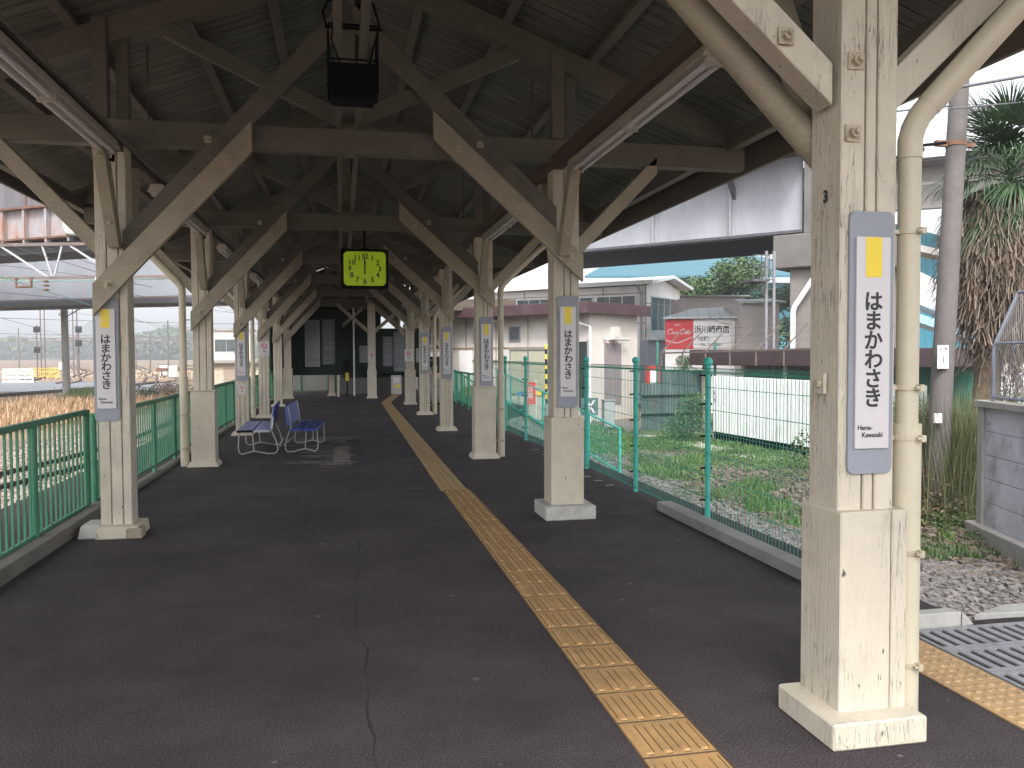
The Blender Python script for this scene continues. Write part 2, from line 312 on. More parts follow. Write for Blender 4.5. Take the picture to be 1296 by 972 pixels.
# tactile guiding strip: tiles with four raised bars
TAC = mat('ochre_tactile_tile', (.42,.255,.11), rough=.75, var=.16, vscale=7, bump=.25, bscale=90, spec=.2, dirt=(.26,.17,.09), dscale=5, dlo=.46, dhi=.85)
def tile_bars(mb, cx, cy, ang, w_=.294, l_=.289, z=.0):
    ca, sa = math.cos(ang), math.sin(ang)
    def T(u, v, zz): return (cx+u*ca-v*sa, cy+u*sa+v*ca, zz)
    h = .007; a, b2 = w_/2, l_/2
    mb.add([T(-a,-b2,z),T(a,-b2,z),T(a,b2,z),T(-a,b2,z),T(-a+.003,-b2+.003,z+h),T(a-.003,-b2+.003,z+h),T(a-.003,b2-.003,z+h),T(-a+.003,b2-.003,z+h)],
           [(4,5,6,7),(0,1,5,4),(1,2,6,5),(2,3,7,6),(3,0,4,7)])
    for k in range(4):
        u = -.1095+.073*k; r1, r2 = .017, .0105; e1, e2 = .128, .121
        lo = [(-r1,-e2),(-r1*.5,-e1),(r1*.5,-e1),(r1,-e2),(r1,e2),(r1*.5,e1),(-r1*.5,e1),(-r1,e2)]
        s_ = r2/r1
        mb.add([T(u+q[0], q[1], z+h) for q in lo]+[T(u+q[0]*s_, q[1]*.97, z+h+.008) for q in lo],
               [tuple(range(8,16))]+[(i,(i+1)%8,8+(i+1)%8,8+i) for i in range(8)])
g1 = MB(); y = 2.0
while y < 9.15: tile_bars(g1, 1.222+random.uniform(-.002,.002), y+.15, random.uniform(-.004,.004)); y += .3
struct(g1.build('tactile_paving', TAC, fix=False), 'newer ochre guiding tiles with four raised bars each, nearer part', 'tactile paving')
g2 = MB(); y = 9.16; PX = [(9.16,1.195),(26.6,1.33),(31.7,1.95)]
def strip_x(y):
    for (a, xa), (b3, xb) in zip(PX, PX[1:]):
        if y <= b3: return xa+(xb-xa)*(y-a)/(b3-a), math.atan2(xa-xb, b3-a)
    return PX[-1][1], 0
while y < 31.6: x_, an = strip_x(y+.15); tile_bars(g2, x_, y+.15, an); y += .3/ max(.9, 1/math.cos(an))
struct(g2.build('tactile_paving', mat('older_tactile_tile', (.38,.255,.12), rough=.75, var=.12, vscale=5, bump=.2, dirt=(.30,.21,.12), dscale=3), fix=False), 'older worn guiding tiles running on to the far board', 'tactile paving')
# dotted warning tiles and steel grates by the near right column
dt = MB()
for k in range(7):
    y0 = 3.87-.3*(k+1)
    x0 = 2.635+.018*k*0
    dt.box(x0, x0+.296, y0+.002, y0+.298, 0, .007)
    for i in range(5):
        for j in range(5):
            cx, cy = x0+.033+.0575*i, y0+.035+.0575*j
            dt.lathe((cx,cy,.007), [(.017,0),(.016,.002),(.0115,.0052),(.0001,.0056)], 10)
struct(dt.build('tactile_paving', mat('dotted_tile', (.48,.31,.15), rough=.75, var=.14, vscale=7, bump=.2, dirt=(.36,.24,.13), dscale=5), fix=False), 'dotted warning tiles beside the steel drain grates', 'tactile paving')
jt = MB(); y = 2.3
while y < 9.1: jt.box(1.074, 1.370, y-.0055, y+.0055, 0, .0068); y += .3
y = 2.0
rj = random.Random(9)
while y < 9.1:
    for k in range(4):  # dark strips around each bar paint the shade at its edges
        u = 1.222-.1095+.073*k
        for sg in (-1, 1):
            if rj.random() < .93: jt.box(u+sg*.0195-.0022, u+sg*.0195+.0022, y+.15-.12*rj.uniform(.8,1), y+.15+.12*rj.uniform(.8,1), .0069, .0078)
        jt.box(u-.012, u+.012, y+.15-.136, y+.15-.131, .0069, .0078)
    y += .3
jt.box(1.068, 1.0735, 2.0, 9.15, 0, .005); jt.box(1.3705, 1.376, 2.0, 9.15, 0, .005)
struct(jt.build('tile_joints_bar_shade', mat('joint_grime_bar_shade', (.10,.065,.035), rough=1, bump=0)))
GR = mat('dull_grate_steel', (.34,.34,.36), rough=.6, metal=.2, var=.2, vscale=12, bump=.2, dirt=(.22,.2,.19), dscale=9)
def grate(x0, y0, nx):
    mb = MB(); W = .075*nx; L_ = .30
    mb.box(x0, x0+W, y0, y0+.035, .002, .012); mb.box(x0, x0+W, y0+L_-.035, y0+L_-.004, .002, .012)
    for k in range(nx+1): mb.box(x0+k*.075-(.020 if k else 0), x0+k*.075+(.020 if k < nx else 0), y0+.035, y0+L_-.035, .002, .012)
    return mb
gi = 0
for ry in range(4):
    for rx in range(5):
        o = grate(2.942+rx*.302, 3.66-.302*ry, 4).build('drain_grate', GR)
        tag(o, 'slotted steel drain grate beside the dotted tiles', 'drain grate', 'slotted drain grates by the dotted tiles')
tr = MB(); tr.box(2.938, 4.5, 2.44, 3.97, .0005, .0015); struct(tr.build('drain_channel', mat('drain_dark', (.015,.015,.016), rough=1, bump=0), fix=False))
k_ = MB(); k_.prism([(2.75,3.97,0),(3.30,3.97,0),(3.30,4.055,0),(2.75,4.055,0)], (0,0,.085))
k_.add([(3.30,3.97,0),(3.40,3.985,0),(3.30,4.055,0),(3.30,3.97,.085),(3.34,3.99,.06),(3.30,4.055,.085)], [(0,1,2),(3,4,5),(0,1,4,3),(1,2,5,4)])
struct(k_.build('kerb', CONCP, bevel=.006), 'pale concrete kerb end beside the grates', 'kerb')
k_ = MB(); k_.prism([(3.46,4.07,-.9),(5.6,3.96,-.9),(5.6,4.22,-.9),(3.75,4.2,-.9)], (0,0,.93))
struct(k_.build('kerb', CONCP, bevel=.006), 'flat white edging strip at the end of the grates', 'kerb')
# kerbs under the fences
k_ = MB(); yy = 4.9
for seg in (1.35, 1.35): k_.box(2.94, 3.09, yy, yy+seg-.012, 0, .085); yy += seg
o = struct(k_.build('kerb', CONC, bevel=.006), 'low concrete kerb along the foot of the turquoise fence', 'kerb')
k_ = MB(); yy = 2.0
while yy < 8.3: k_.box(-2.38, -2.19, yy, yy+.992, 0, .115); yy += 1.0
k_.box(-2.36, -2.24, 8.3, 34, 0, .045)
struct(k_.build('kerb', mat('brown_kerb', (.19,.175,.15), rough=.95, var=.25, vscale=6, bump=.3, bscale=50, dirt=(.085,.08,.065), dscale=3, dlo=.4, dhi=.7), bevel=.006), 'weathered concrete kerb under the green railing', 'kerb')  # left kerb in a darker brownish concrete tone
mk = MB()
for (px, py) in [(743,603),(757,608),(720,588),(706,582),(772,614),(690,575),(678,569)]:
    q = onz(px, py, .004); mk.quad((q.x-.05,q.y-.035,.004),(q.x+.05,q.y-.035,.004),(q.x+.05,q.y+.035,.004),(q.x-.05,q.y+.035,.004))
struct(mk.build('paint_marks', mat('pale_mark', (.32,.31,.29), var=.2), fix=False))
# gravel, weeds and rubble on the right
BAL = mat('ballast_stone', (.13,.12,.115), rough=.95, var=.5, vscale=9, bump=.8, bscale=20, dirt=(.10,.085,.075), dscale=4)
def stones(name, area, n, s0, s1, z, mt, seed, label, zf=None):
    rn = random.Random(seed); mb = MB()
    for _ in range(n):
        x_, y_ = area(rn); s = rn.uniform(s0, s1); zz = (zf(x_, y_) if zf else z)
        vs = []
        for dx in (-1,1):
            for dy in (-1,1):
                for dz in (-1,1): vs.append((x_+dx*s*rn.uniform(.35,1)*.6, y_+dy*s*rn.uniform(.35,1)*.6, zz+dz*s*rn.uniform(.2,.8)*.6))
        mb.add(vs, [(0,1,3,2),(6,7,5,4),(4,5,1,0),(2,3,7,6),(5,7,3,1),(0,2,6,4)])
    o = mb.build(name, mt, fix=False); o['kind'] = 'stuff'; o['label'] = label; o['category'] = 'gravel'; return o
STN = leafmat('stone_mix', (.05,.046,.046), (.20,.185,.18), rough=.95)
bb = MB(); bb.box(3.44, 14, 3, 30, -1.05, -.985); struct(bb.build('gravel_bed', BAL, fix=False))
stones('ballast', lambda r: (r.uniform(4.4, 9.4), r.uniform(5.5, 11)), 16000, .03, .085, -.97, STN, 1, 'grey crushed stone beside the concrete wall')
stones('ballast', lambda r: (r.uniform(3.6, 5.6)+max(0, r.random()-.3), r.uniform(11, 26)), 9000, .04, .10, -.97, STN, 2, 'grey crushed stone beyond the turquoise fence')
def heap(x, y):   # low rubble bank
    return -.98+.38*math.exp(-((x-8.3)/1.2)**2-((y-12.5)/3.2)**2)
stones('rubble', lambda r: (r.gauss(8.2, .9), r.gauss(12.6, 2.2)), 7000, .03, .12, 0, leafmat('rubble_mix', (.04,.03,.024), (.19,.155,.125), rough=.95), 5, 'brown rubble bank in front of the white panel', heap)
hb = MB(); n = 24
for i in range(n+1):
    for j in range(n+1):
        x_ = 5.8+5*i/n; y_ = 6+13*j/n; hb.v.append((x_, y_, heap(x_, y_)-.02+.03*noise.noise(Vector((x_*2,y_*2,0)))))
for i in range(n):
    for j in range(n): hb.f.append((i*(n+1)+j,(i+1)*(n+1)+j,(i+1)*(n+1)+j+1,i*(n+1)+j+1)); hb.mi.append(0)
struct(hb.build('earth_bank', mat('brown_earth', (.085,.06,.042), rough=1, var=.35, vscale=4, bump=.6, bscale=25), fix=False))
pt = MB(); pt.prism([(8.6,24,-.99),(9.5,24,-.99),(10.6,13.5,-.99),(9.9,13.5,-.99)], (0,0,.03)); struct(pt.build('path', CONCP, fix=False))
# cable trough and wet drain beyond the fence
tg = MB(); yy = 6.0
while yy < 30: tg.box(3.95, 4.35, yy, yy+.49, -1.0, -.90); yy += .5
struct(tg.build('cable_trough', CONCP, bevel=.008), 'concrete cable trough lids beyond the turquoise fence', 'cable trough')
tg = MB(); tg.box(5.2, 5.85, 5, 26, -1.0, -.972)
struct(tg.build('drain', mat('wet_drain', (.22,.23,.235), rough=.25, var=.3, vscale=2, bump=.25, bscale=10, dirt=(.12,.11,.10), dscale=1.6, dlo=.45, dhi=.6)), 'shallow wet drain running along the gravel', 'drain')
def blades(name, area, n, h0, h1, wd, mt, seed, label, z=-1.0, lean=.5, cat='grass', zf=None, parent=None, kind='stuff'):
    rn = random.Random(seed); mb = MB()
    for _ in range(n):
        x_, y_ = area(rn); h = rn.uniform(h0, h1); a = rn.uniform(0, 6.28); l = rn.uniform(.1, lean)*h; w_ = wd*rn.uniform(.6, 1.3)
        dx, dy = math.cos(a), math.sin(a); sx_, sy_ = -dy*w_, dx*w_; zz = zf(x_, y_) if zf else z
        mb.add([(x_-sx_,y_-sy_,zz),(x_+sx_,y_+sy_,zz),(x_+sx_*.7+dx*l*.4,y_+sy_*.7+dy*l*.4,zz+h*.6),(x_-sx_*.7+dx*l*.4,y_-sy_*.7+dy*l*.4,zz+h*.6),(x_+dx*l,y_+dy*l,zz+h)],
               [(0,1,2,3),(3,2,4)])
    o = mb.build(name, mt, parent, fix=False)
    if parent is None: tag(o, label, cat, kind=kind)
    return o
GRS = leafmat('fresh_grass', (.025,.075,.012), (.12,.21,.045))
DRYG = leafmat('dry_grass', (.16,.09,.045), (.46,.30,.165))
def patchy(x0, x1, y0, y1, thr=.0, sc=.8):
    def f(r):
        while True:
            x_, y_ = r.uniform(x0, x1), r.uniform(y0, y1)
            if noise.noise(Vector((x_*sc, y_*sc, 3.3))) > thr: return x_, y_
    return f
blades('grass', patchy(6.4, 10.8, 13.5, 24, .12, 1.1), 9000, .05, .16, .010, GRS, 11, 'bright green weeds in front of the white panel', zf=lambda x,y: heap(x,y)-.02)
blades('grass', patchy(6.0, 9.0, 8.2, 14, .28, 1.6), 5000, .06, .2, .008, GRS, 12, 'tufts of green weed on the rubble bank', zf=lambda x,y: heap(x,y)-.02)
blades('grass', patchy(6.3, 8.3, 8.6, 11.5, -.12, 1.3), 14000, .05, .17, .009, leafmat('low_weed', (.015,.05,.01), (.07,.14,.035)), 13, 'low green weeds at the foot of the concrete wall')
blades('grass', patchy(5.9, 9.0, 14, 34, .15, .5), 9000, .06, .18, .014, GRS, 14, 'green weeds among the gravel further along')
blades('dry_stalks', lambda r: (r.gauss(9.2,.7), r.gauss(11.6,.7)), 500, .5, 1.2, .006, leafmat('dead_stalk', (.13,.08,.05), (.36,.27,.17)), 15, 'brown dead stalks under the pampas clump', lean=1.2)
# mixed weeds and litter beyond the fence
def weeds(name, spots, n, size, mt, seed, label, h=.16):
    rn = random.Random(seed); mb = MB()
    for _ in range(n):
        cx, cy, r = spots[rn.randrange(len(spots))]; a = rn.uniform(0,6.28); q = r*rn.random()**.6
        x_, y_ = cx+q*math.cos(a), cy+q*math.sin(a); z_ = heap(x_, y_)+rn.random()*h*(1-q/r*.7)
        u = Vector((rn.gauss(0,1),rn.gauss(0,1),rn.gauss(0,.5))).normalized()*size*rn.uniform(.5,1.4); v = u.cross(Vector((rn.gauss(0,.5),rn.gauss(0,.5),1))).normalized()*size*.45
        c = Vector((x_,y_,z_)); mb.quad(c-u*.5, c+v*.5, c+u*.5, c-v*.5)
    return tag(mb.build(name, mt, fix=False), label, 'weeds', kind='stuff')
rs = random.Random(77)
SP = [(rs.uniform(6.3,10.4), rs.uniform(12.5,25), rs.uniform(.25,.8)) for _ in range(95)]+[(rs.gauss(8,.6), rs.uniform(9,13), rs.uniform(.12,.35)) for _ in range(22)]
weeds('weeds', SP, 60000, .05, leafmat('broad_weed', (.012,.038,.009), (.10,.165,.04)), 5, 'tangled low broadleaf weeds between the fence and the white screen')
weeds('dead_litter', [(rs.uniform(6.2,10.4), rs.uniform(9,24), rs.uniform(.3,1.0)) for _ in range(50)], 7000, .06, leafmat('litter_mix', (.05,.03,.018), (.26,.19,.12), rough=.9), 6, 'dead leaves and straw scattered over the weedy ground', h=.05)
# ================================================================= canopy
XL, XR, X0 = -1.85, 2.01, .08
def CY(k): return 3.06+4.5*k
KS = list(range(0, 7))
def deckz(x): return 5.12-.385*abs(x-X0)
can = empty('station_canopy', (X0, 3, 0)); tag(can, 'long timber platform canopy of cream posts and dark board ceiling', 'canopy')
def cb(mb, name, mt, bevel=.004, parent=None, smooth=False):
    o = mb.build(name, mt, None, bevel, smooth); o.parent = parent or can
    if parent is None: o.matrix_parent_inverse = Matrix.Translation((-X0, -3, 0))
    return o
Y0, Y1 = -1.0, 33.2
for s, xe in ((-1, -3.78), (1, 4.06)):
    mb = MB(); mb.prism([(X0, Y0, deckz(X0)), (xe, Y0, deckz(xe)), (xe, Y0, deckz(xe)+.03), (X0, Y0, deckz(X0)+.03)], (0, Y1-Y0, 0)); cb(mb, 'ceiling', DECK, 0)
    mb = MB(); mb.prism([(X0, Y0-.1, deckz(X0)+.032), (xe+s*.1, Y0-.1, deckz(xe)+.0), (xe+s*.1, Y0-.1, deckz(xe)+.06), (X0, Y0-.1, deckz(X0)+.1)], (0, Y1-Y0+.2, 0)); cb(mb, 'roof', METALROOF, 0)
    for off in (.68, 1.42, 2.22, 2.98):
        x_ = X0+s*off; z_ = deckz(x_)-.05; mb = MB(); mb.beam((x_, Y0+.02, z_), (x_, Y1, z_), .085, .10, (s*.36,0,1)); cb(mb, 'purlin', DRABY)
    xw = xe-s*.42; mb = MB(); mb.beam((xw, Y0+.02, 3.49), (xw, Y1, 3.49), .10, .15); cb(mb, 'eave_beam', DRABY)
    zb = 3.33 if s > 0 else 3.47
    mb = MB(); mb.box(xe-.02 if s > 0 else xe-.02, xe+.02, Y0, Y1, zb, deckz(xe)-.002); cb(mb, 'fascia', mat('weathered_fascia', (.17,.15,.12), var=.3, vscale=3, stretch=(1,.1,1)), .003)
    # ridge board halves meet on the ridge
mb = MB(); mb.box(X0-.05, X0+.05, Y0, Y1, 4.86, 5.07); cb(mb, 'ridge_beam', DRABY)
for xx in (-.005, .155):
    mb = MB(); mb.box(xx-.026, xx+.026, Y0, Y1, 3.455, 3.56); cb(mb, 'walk_board', DRABY)
for xx in (1.93, -1.79):
    mb = MB(); mb.box(xx-.05, xx+.05, Y0, Y1, 3.17, 3.30); cb(mb, 'wall_plate', DARKWOOD)
    mb = MB(); mb.box(xx+.06, xx+.10, Y0, Y1, 3.215, 3.245); cb(mb, 'cable_conduit', mat('conduit', (.16,.15,.13), rough=.5))
def plank(mb, x1, z1, x2, z2, y, w_, t_, cut=True):
    "a plank in the truss plane (y const); w_ is its depth, ends cut upright"
    d = Vector((x2-x1, 0, z2-z1)); L_ = d.length; vz = w_/2*L_/abs(d.x) if cut and abs(d.x) > .2 else None
    if vz: mb.prism([(x1,y-t_/2,z1-vz),(x2,y-t_/2,z2-vz),(x2,y-t_/2,z2+vz),(x1,y-t_/2,z1+vz)], (0,t_,0))
    else: mb.beam((x1,y,z1),(x2,y,z2), t_, w_)
def bolt(parent, x, y, z, r=.022):
    mb = MB(); mb.box(x-r*1.35, x+r*1.35, y-.006, y, z-r*1.35, z+r*1.35)
    h = [(x+r*.85*math.cos(i*math.pi/3+.3), y-.028, z+r*.85*math.sin(i*math.pi/3+.3)) for i in range(6)]
    mb.prism(h, (0,.024,0)); mb.tube([(x,y-.045,z),(x,y-.02,z)], r*.4, 8)
    return cb(mb, 'bolt', BOLTM, 0, parent)
TR = {}
for k in KS:
    y = CY(k)
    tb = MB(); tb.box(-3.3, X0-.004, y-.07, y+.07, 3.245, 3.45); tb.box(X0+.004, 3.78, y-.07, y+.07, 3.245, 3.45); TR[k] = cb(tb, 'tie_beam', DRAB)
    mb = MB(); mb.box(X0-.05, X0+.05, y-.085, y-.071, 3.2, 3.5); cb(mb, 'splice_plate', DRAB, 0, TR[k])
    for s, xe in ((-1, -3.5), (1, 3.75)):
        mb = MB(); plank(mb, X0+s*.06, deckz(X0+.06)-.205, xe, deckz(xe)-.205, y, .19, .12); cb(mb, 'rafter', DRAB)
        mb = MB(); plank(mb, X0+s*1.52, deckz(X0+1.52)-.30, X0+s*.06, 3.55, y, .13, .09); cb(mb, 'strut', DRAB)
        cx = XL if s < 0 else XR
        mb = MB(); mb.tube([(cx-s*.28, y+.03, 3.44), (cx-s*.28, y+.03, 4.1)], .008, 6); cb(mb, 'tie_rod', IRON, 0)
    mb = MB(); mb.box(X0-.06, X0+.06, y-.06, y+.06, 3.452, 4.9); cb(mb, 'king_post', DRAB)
    # the long braces, each a lower front plank and an upper back plank that runs on to the ridge
    y_f = y-.16
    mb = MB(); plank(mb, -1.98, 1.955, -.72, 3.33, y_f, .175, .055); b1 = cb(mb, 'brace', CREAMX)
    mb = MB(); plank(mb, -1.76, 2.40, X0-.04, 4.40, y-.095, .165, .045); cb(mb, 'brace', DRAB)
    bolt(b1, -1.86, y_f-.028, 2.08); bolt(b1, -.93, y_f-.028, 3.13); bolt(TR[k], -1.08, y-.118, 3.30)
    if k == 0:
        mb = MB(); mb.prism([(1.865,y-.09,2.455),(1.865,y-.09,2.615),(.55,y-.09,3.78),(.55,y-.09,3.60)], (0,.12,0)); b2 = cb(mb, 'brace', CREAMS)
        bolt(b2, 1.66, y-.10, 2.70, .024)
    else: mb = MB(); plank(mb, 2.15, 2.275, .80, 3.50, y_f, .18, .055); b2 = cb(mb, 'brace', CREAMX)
    if k:
        mb = MB(); plank(mb, 1.92, 2.72, X0+.04, 4.40, y-.095, .165, .045); cb(mb, 'brace', DRAB)
    if k: bolt(b2, 2.03, y_f-.028, 2.38); bolt(b2, 1.02, y_f-.028, 3.30); bolt(TR[k], 1.22, y-.118, 3.36)
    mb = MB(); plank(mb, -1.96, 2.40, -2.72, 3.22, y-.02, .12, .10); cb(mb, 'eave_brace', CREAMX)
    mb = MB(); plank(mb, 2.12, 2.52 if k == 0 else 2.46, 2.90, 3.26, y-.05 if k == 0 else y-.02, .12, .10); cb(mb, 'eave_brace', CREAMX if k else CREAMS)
    for s, cx in ((-1, XL), (1, XR)):
        # twin posts above the tie
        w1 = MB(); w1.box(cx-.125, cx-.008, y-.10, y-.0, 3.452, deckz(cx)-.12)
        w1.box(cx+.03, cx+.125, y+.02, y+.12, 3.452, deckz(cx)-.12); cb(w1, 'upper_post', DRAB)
        # knee braces along the platform
        for dy in ((1,) if (k == 0 and s > 0) else (-1, 1)):
            mb = MB(); xa = cx-s*.045
            mb.prism([(xa-.045, y+dy*.10, 2.38), (xa-.045, y+dy*.22, 2.38), (xa-.045, y+dy*.66, 3.168), (xa-.045, y+dy*.50, 3.168)], (.09,0,0))
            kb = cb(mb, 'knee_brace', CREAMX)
            if dy < 0 and k > 0: bolt(kb, xa, y-.30, 2.56, .02); bolt(kb, xa, y-.62, 3.04, .02)
for s in (0,):
    mb = MB(); mb.prism([(-3.7,Y1-.05,3.46),(4.0,Y1-.05,3.46),(X0,Y1-.05,deckz(X0)-.005)], (0,.04,0)); cb(mb, 'light_block_gable', DARKWOOD, 0)  # added dark gable, blocks light coming in at the canopy end
# columns
def column(k, side):
    cx = XL if side < 0 else XR; y = CY(k); mb = MB()
    g = .008; xs = [cx-.125, cx-.035 if side < 0 else cx-.02, cx+.055 if side < 0 else cx+.04, cx+.125]
    if k == 0: xs = [cx-.125+.06, cx+.055, cx+.10, cx+.145]; xs = [1.885, 1.995, 2.045, 2.135]
    for a, bq in zip(xs, xs[1:]): mb.box(a+g/2, bq-g/2, y-.11, y+.10, 0, 3.25 if k else 5.12-.385*abs(cx-X0)-.12)
    mb.box(xs[0]+.02, xs[-1]-.02, y-.085, y+.075, 0, 3.24)
    col = cb(mb, 'column', CREAMS if k <= 1 else CREAM, .005)
    col['label'] = 'square cream painted timber column'
    sleeve = (side > 0 and k in (0,1,2,5,6)) or (side < 0 and k in (2,6))
    cxm = (xs[0]+xs[-1])/2
    if sleeve:
        sl_ = MB(); w_ = .145 if k != 0 else .142; z1 = .92 if k < 2 else 1.02
        if k == 0:
            sl_.box(1.875, 2.095-.001, y-.155, y+.13, 0, .885); sl_.box(2.098, 2.165, y-.155, y+.13, 0, .885)
        else: sl_.box(cxm-w_-.01, cxm+w_+.01, y-.15, y+.13, 0, z1)
        cb(sl_, 'sleeve', CREAMS if k == 0 else CREAM, .005, col)
        if k >= 2:
            sl_ = MB(); sl_.box(cxm-w_-.03, cxm+w_+.03, y-.165, y+.15, z1, z1+.02); cb(sl_, 'cap_board', CREAM, .003, col)
    pl = MB()
    if k == 0 and side > 0: pl.box(1.79, 2.19, y-.255, y+.16, 0, .105); pm = CREAMS
    elif k == 1 and side > 0: pl.box(cxm-.235, cxm+.235, y-.27, y+.2, 0, .125); pm = CONCP
    elif k == 1 and side < 0:
        pl.frustum(cxm+.03, y-.03, 0, .10, .17, .20, .16, .19); pm = CREAM
        p2 = MB(); p2.frustum(cxm-.19, y-.02, 0, .11, .10, .16, .075, .13); q = cb(p2, 'plinth_patch', CONCP, .01, col); q['label'] = 'grey concrete patch'
        p2 = MB(); p2.box(cxm+.10, cxm+.225, y-.245, y-.10, 0, .085); cb(p2, 'plinth_patch', mat('exposed_stone', (.33,.28,.21), var=.25), .01, col)
    else: pl.frustum(cxm, y-.01, 0, .07 if side < 0 else .075, .205, .21, .17, .17); pm = CREAM
    cb(pl, 'plinth', pm, .008, col)
    return col
COLS = {}
for k in KS:
    if k > 0: COLS[(-1,k)] = column(k, -1)
    if k < 6: COLS[(1,k)] = column(k, 1)
# visible bolts of the near right column, and its number
c0 = COLS[(1,0)]; yb = CY(0)-.112
bolt(c0, 1.945, yb, 2.62, .024); bolt(c0, 1.935, yb, 2.345, .024)
mb = MB(); mb.box(1.868, 1.884, CY(0)-.04, CY(0)+.02, 1.335, 1.42); cb(mb, 'side_plate', CREAM, .003, c0)
mb = MB(); mb.tube([(1.85, CY(0)-.01, 1.378), (1.87, CY(0)-.01, 1.378)], .018, 8); cb(mb, 'bolt', BOLTM, 0, c0)
n3 = text('number', '3', .066, INK, c0, (1.8825, CY(0)-.015, 2.12), (math.pi/2, 0, -math.pi/2), bold=.0015)
# near truss extra: the rounded brace behind the planks
mb = MB(); mb.tube([(2.0, CY(0)+.17, 2.30), (.75, CY(0)+.17, 3.55)], .062, 18); cb(mb, 'round_brace', CREAMX, 0, None, True)
# far cross wall columns
for (x_, y_, w_) in ((1.0, 29.5, .13), (-.39, 31.6, .10)):
    mb = MB(); mb.box(x_-w_, x_+w_, y_-.1, y_+.1, 0, 3.25); q = cb(mb, 'column', CREAM)
    pl = MB(); pl.frustum(x_, y_, 0, .1, w_+.07, .17, w_+.02, .13); cb(pl, 'plinth', CREAM, .005, q)
    if x_ > 0:
        pl = MB(); pl.box(x_-w_-.025, x_+w_+.025, y_-.125, y_+.125, 0, 1.0); cb(pl, 'sleeve', CREAM, .005, q)
    for s in (-1, 1):
        mb = MB(); plank(mb, x_+s*.1, 2.3, x_+s*1.15, 3.22, y_-.03, .12, .08); cb(mb, 'brace', CREAMX)
for sx_, xe in ((-1,-1),):
    mb = MB(); mb.box(-3.3, 3.78, Y1-.2, Y1-.06, 3.245, 3.45); cb(mb, 'tie_beam', DRAB)
# ================================================================= name signs
def name_sign_mesh():
    root = empty('name_sign')
    H, W = 1.02, .192; r = .028; pts = []
    for (cx, cz, a0) in ((W/2-r, H/2-r, 0), (-W/2+r, H/2-r, 90), (-W/2+r, -H/2+r, 180), (W/2-r, -H/2+r, 270)):
        for j in range(6): a = R_(a0+18*j); pts.append((cx+r*math.cos(a), 0, cz+r*math.sin(a)))
    mb = MB(); mb.prism(pts, (0,-.012,0)); mb.build('back_panel', GREY, root, .001)
    mb = MB(); mb.box(-.073, .073, -.024, -.0125, -.41, .41); face = mb.build('face_panel', WHITE, root, .0015)
    mb = MB(); mb.box(-.034, .034, -.0252, -.0241, .255, .4085); mb.build('colour_mark', YEL, face)
    text('lettering', 'はまかわさき', .082, INK, face, (.002, -.0252, .162), bold=.0019, vertical=.0745)
    text('small_lettering', 'Hama-', .027, INK, face, (-.064, -.0252, -.328), align='LEFT', bold=.0003, sx=.9)
    text('small_lettering', 'Kawasaki', .027, INK, face, (-.045, -.0252, -.357), align='LEFT', bold=.0003, sx=.9)
    return root
SG = name_sign_mesh(); SG.location = (2.018, CY(0)-.112, 1.537)
G_ = 'vertical station name signs on the columns'
tag(SG, 'name sign on the nearest column, facing the drainpipe side, largest in view', 'station sign', G_)
for (sd_, k, z, dx, lab) in ((1,1,1.52,.01,'name sign on the right column that stands on a bare grey plinth'), (1,2,1.525,.02,'name sign on the right column directly left of the drainpipe before the green fence'),
                             (1,3,1.53,0,'name sign on the right column at the left end of the green handrail'), (1,4,1.53,0,'name sign furthest away on the right, next to the person in black'),
                             (-1,1,1.475,-.05,'name sign on the near left column with the chipped plinth'), (-1,3,1.53,0,'name sign on the left column just behind the blue benches')):
    q = ctree(SG); cx = XL if sd_ < 0 else XR; q.location = (cx+dx, CY(k)-.112, z); q['label'] = lab
# no smoking notices
def nosmoke():
    root = empty('notice_sign'); mb = MB(); mb.box(-.105, .105, -.008, 0, -.15, .15); p_ = mb.build('plate', WHITE, root)
    mb = MB(); n = 24; a = [(.062*math.cos(2*math.pi*i/n), -.0095, .05+.062*math.sin(2*math.pi*i/n)) for i in range(n)]; b_ = [(.046*math.cos(2*math.pi*i/n), -.0095, .05+.046*math.sin(2*math.pi*i/n)) for i in range(n)]
    mb.add(a+b_, [(i,(i+1)%n,n+(i+1)%n,n+i) for i in range(n)])
    mb.add([(-.042,-.0095,.08),(-.032,-.0095,.09),(.042,-.0095,.02),(.032,-.0095,.01)], [(0,1,2,3)]); mb.build('red_ring', RED, p_, fix=False)
    mb = MB(); mb.box(-.03,.022,-.0093,-.0085,.042,.058); mb.build('cigarette_symbol', INK, p_)
    text('lettering', '禁煙', .035, INK, p_, (0,-.0095,-.06), bold=.0008)
    text('small_lettering', 'No smoking', .02, INK, p_, (0,-.0095,-.11))
    return root
NS = nosmoke(); NS.location = (1.0, 29.5-.128, 1.45); tag(NS, 'no smoking notice on the narrow column standing alone near the far board', 'notice', 'no smoking notices')
for (x_, y_, z_, s_, lab) in ((XR-.05, CY(5)-.155, 1.48, 1.15, 'no smoking notice on the last column of the right row'), (XL+.02, CY(4)-.115, 1.66, 1.1, 'no smoking notice on the left column with a drainpipe, behind the benches'),
                         (XL, CY(3)-.115, .86, .6, 'small no smoking sticker under the name sign behind the benches')):
    q = ctree(NS); q.location = (x_, y_, z_); q.scale = (s_,)*3; q['label'] = lab
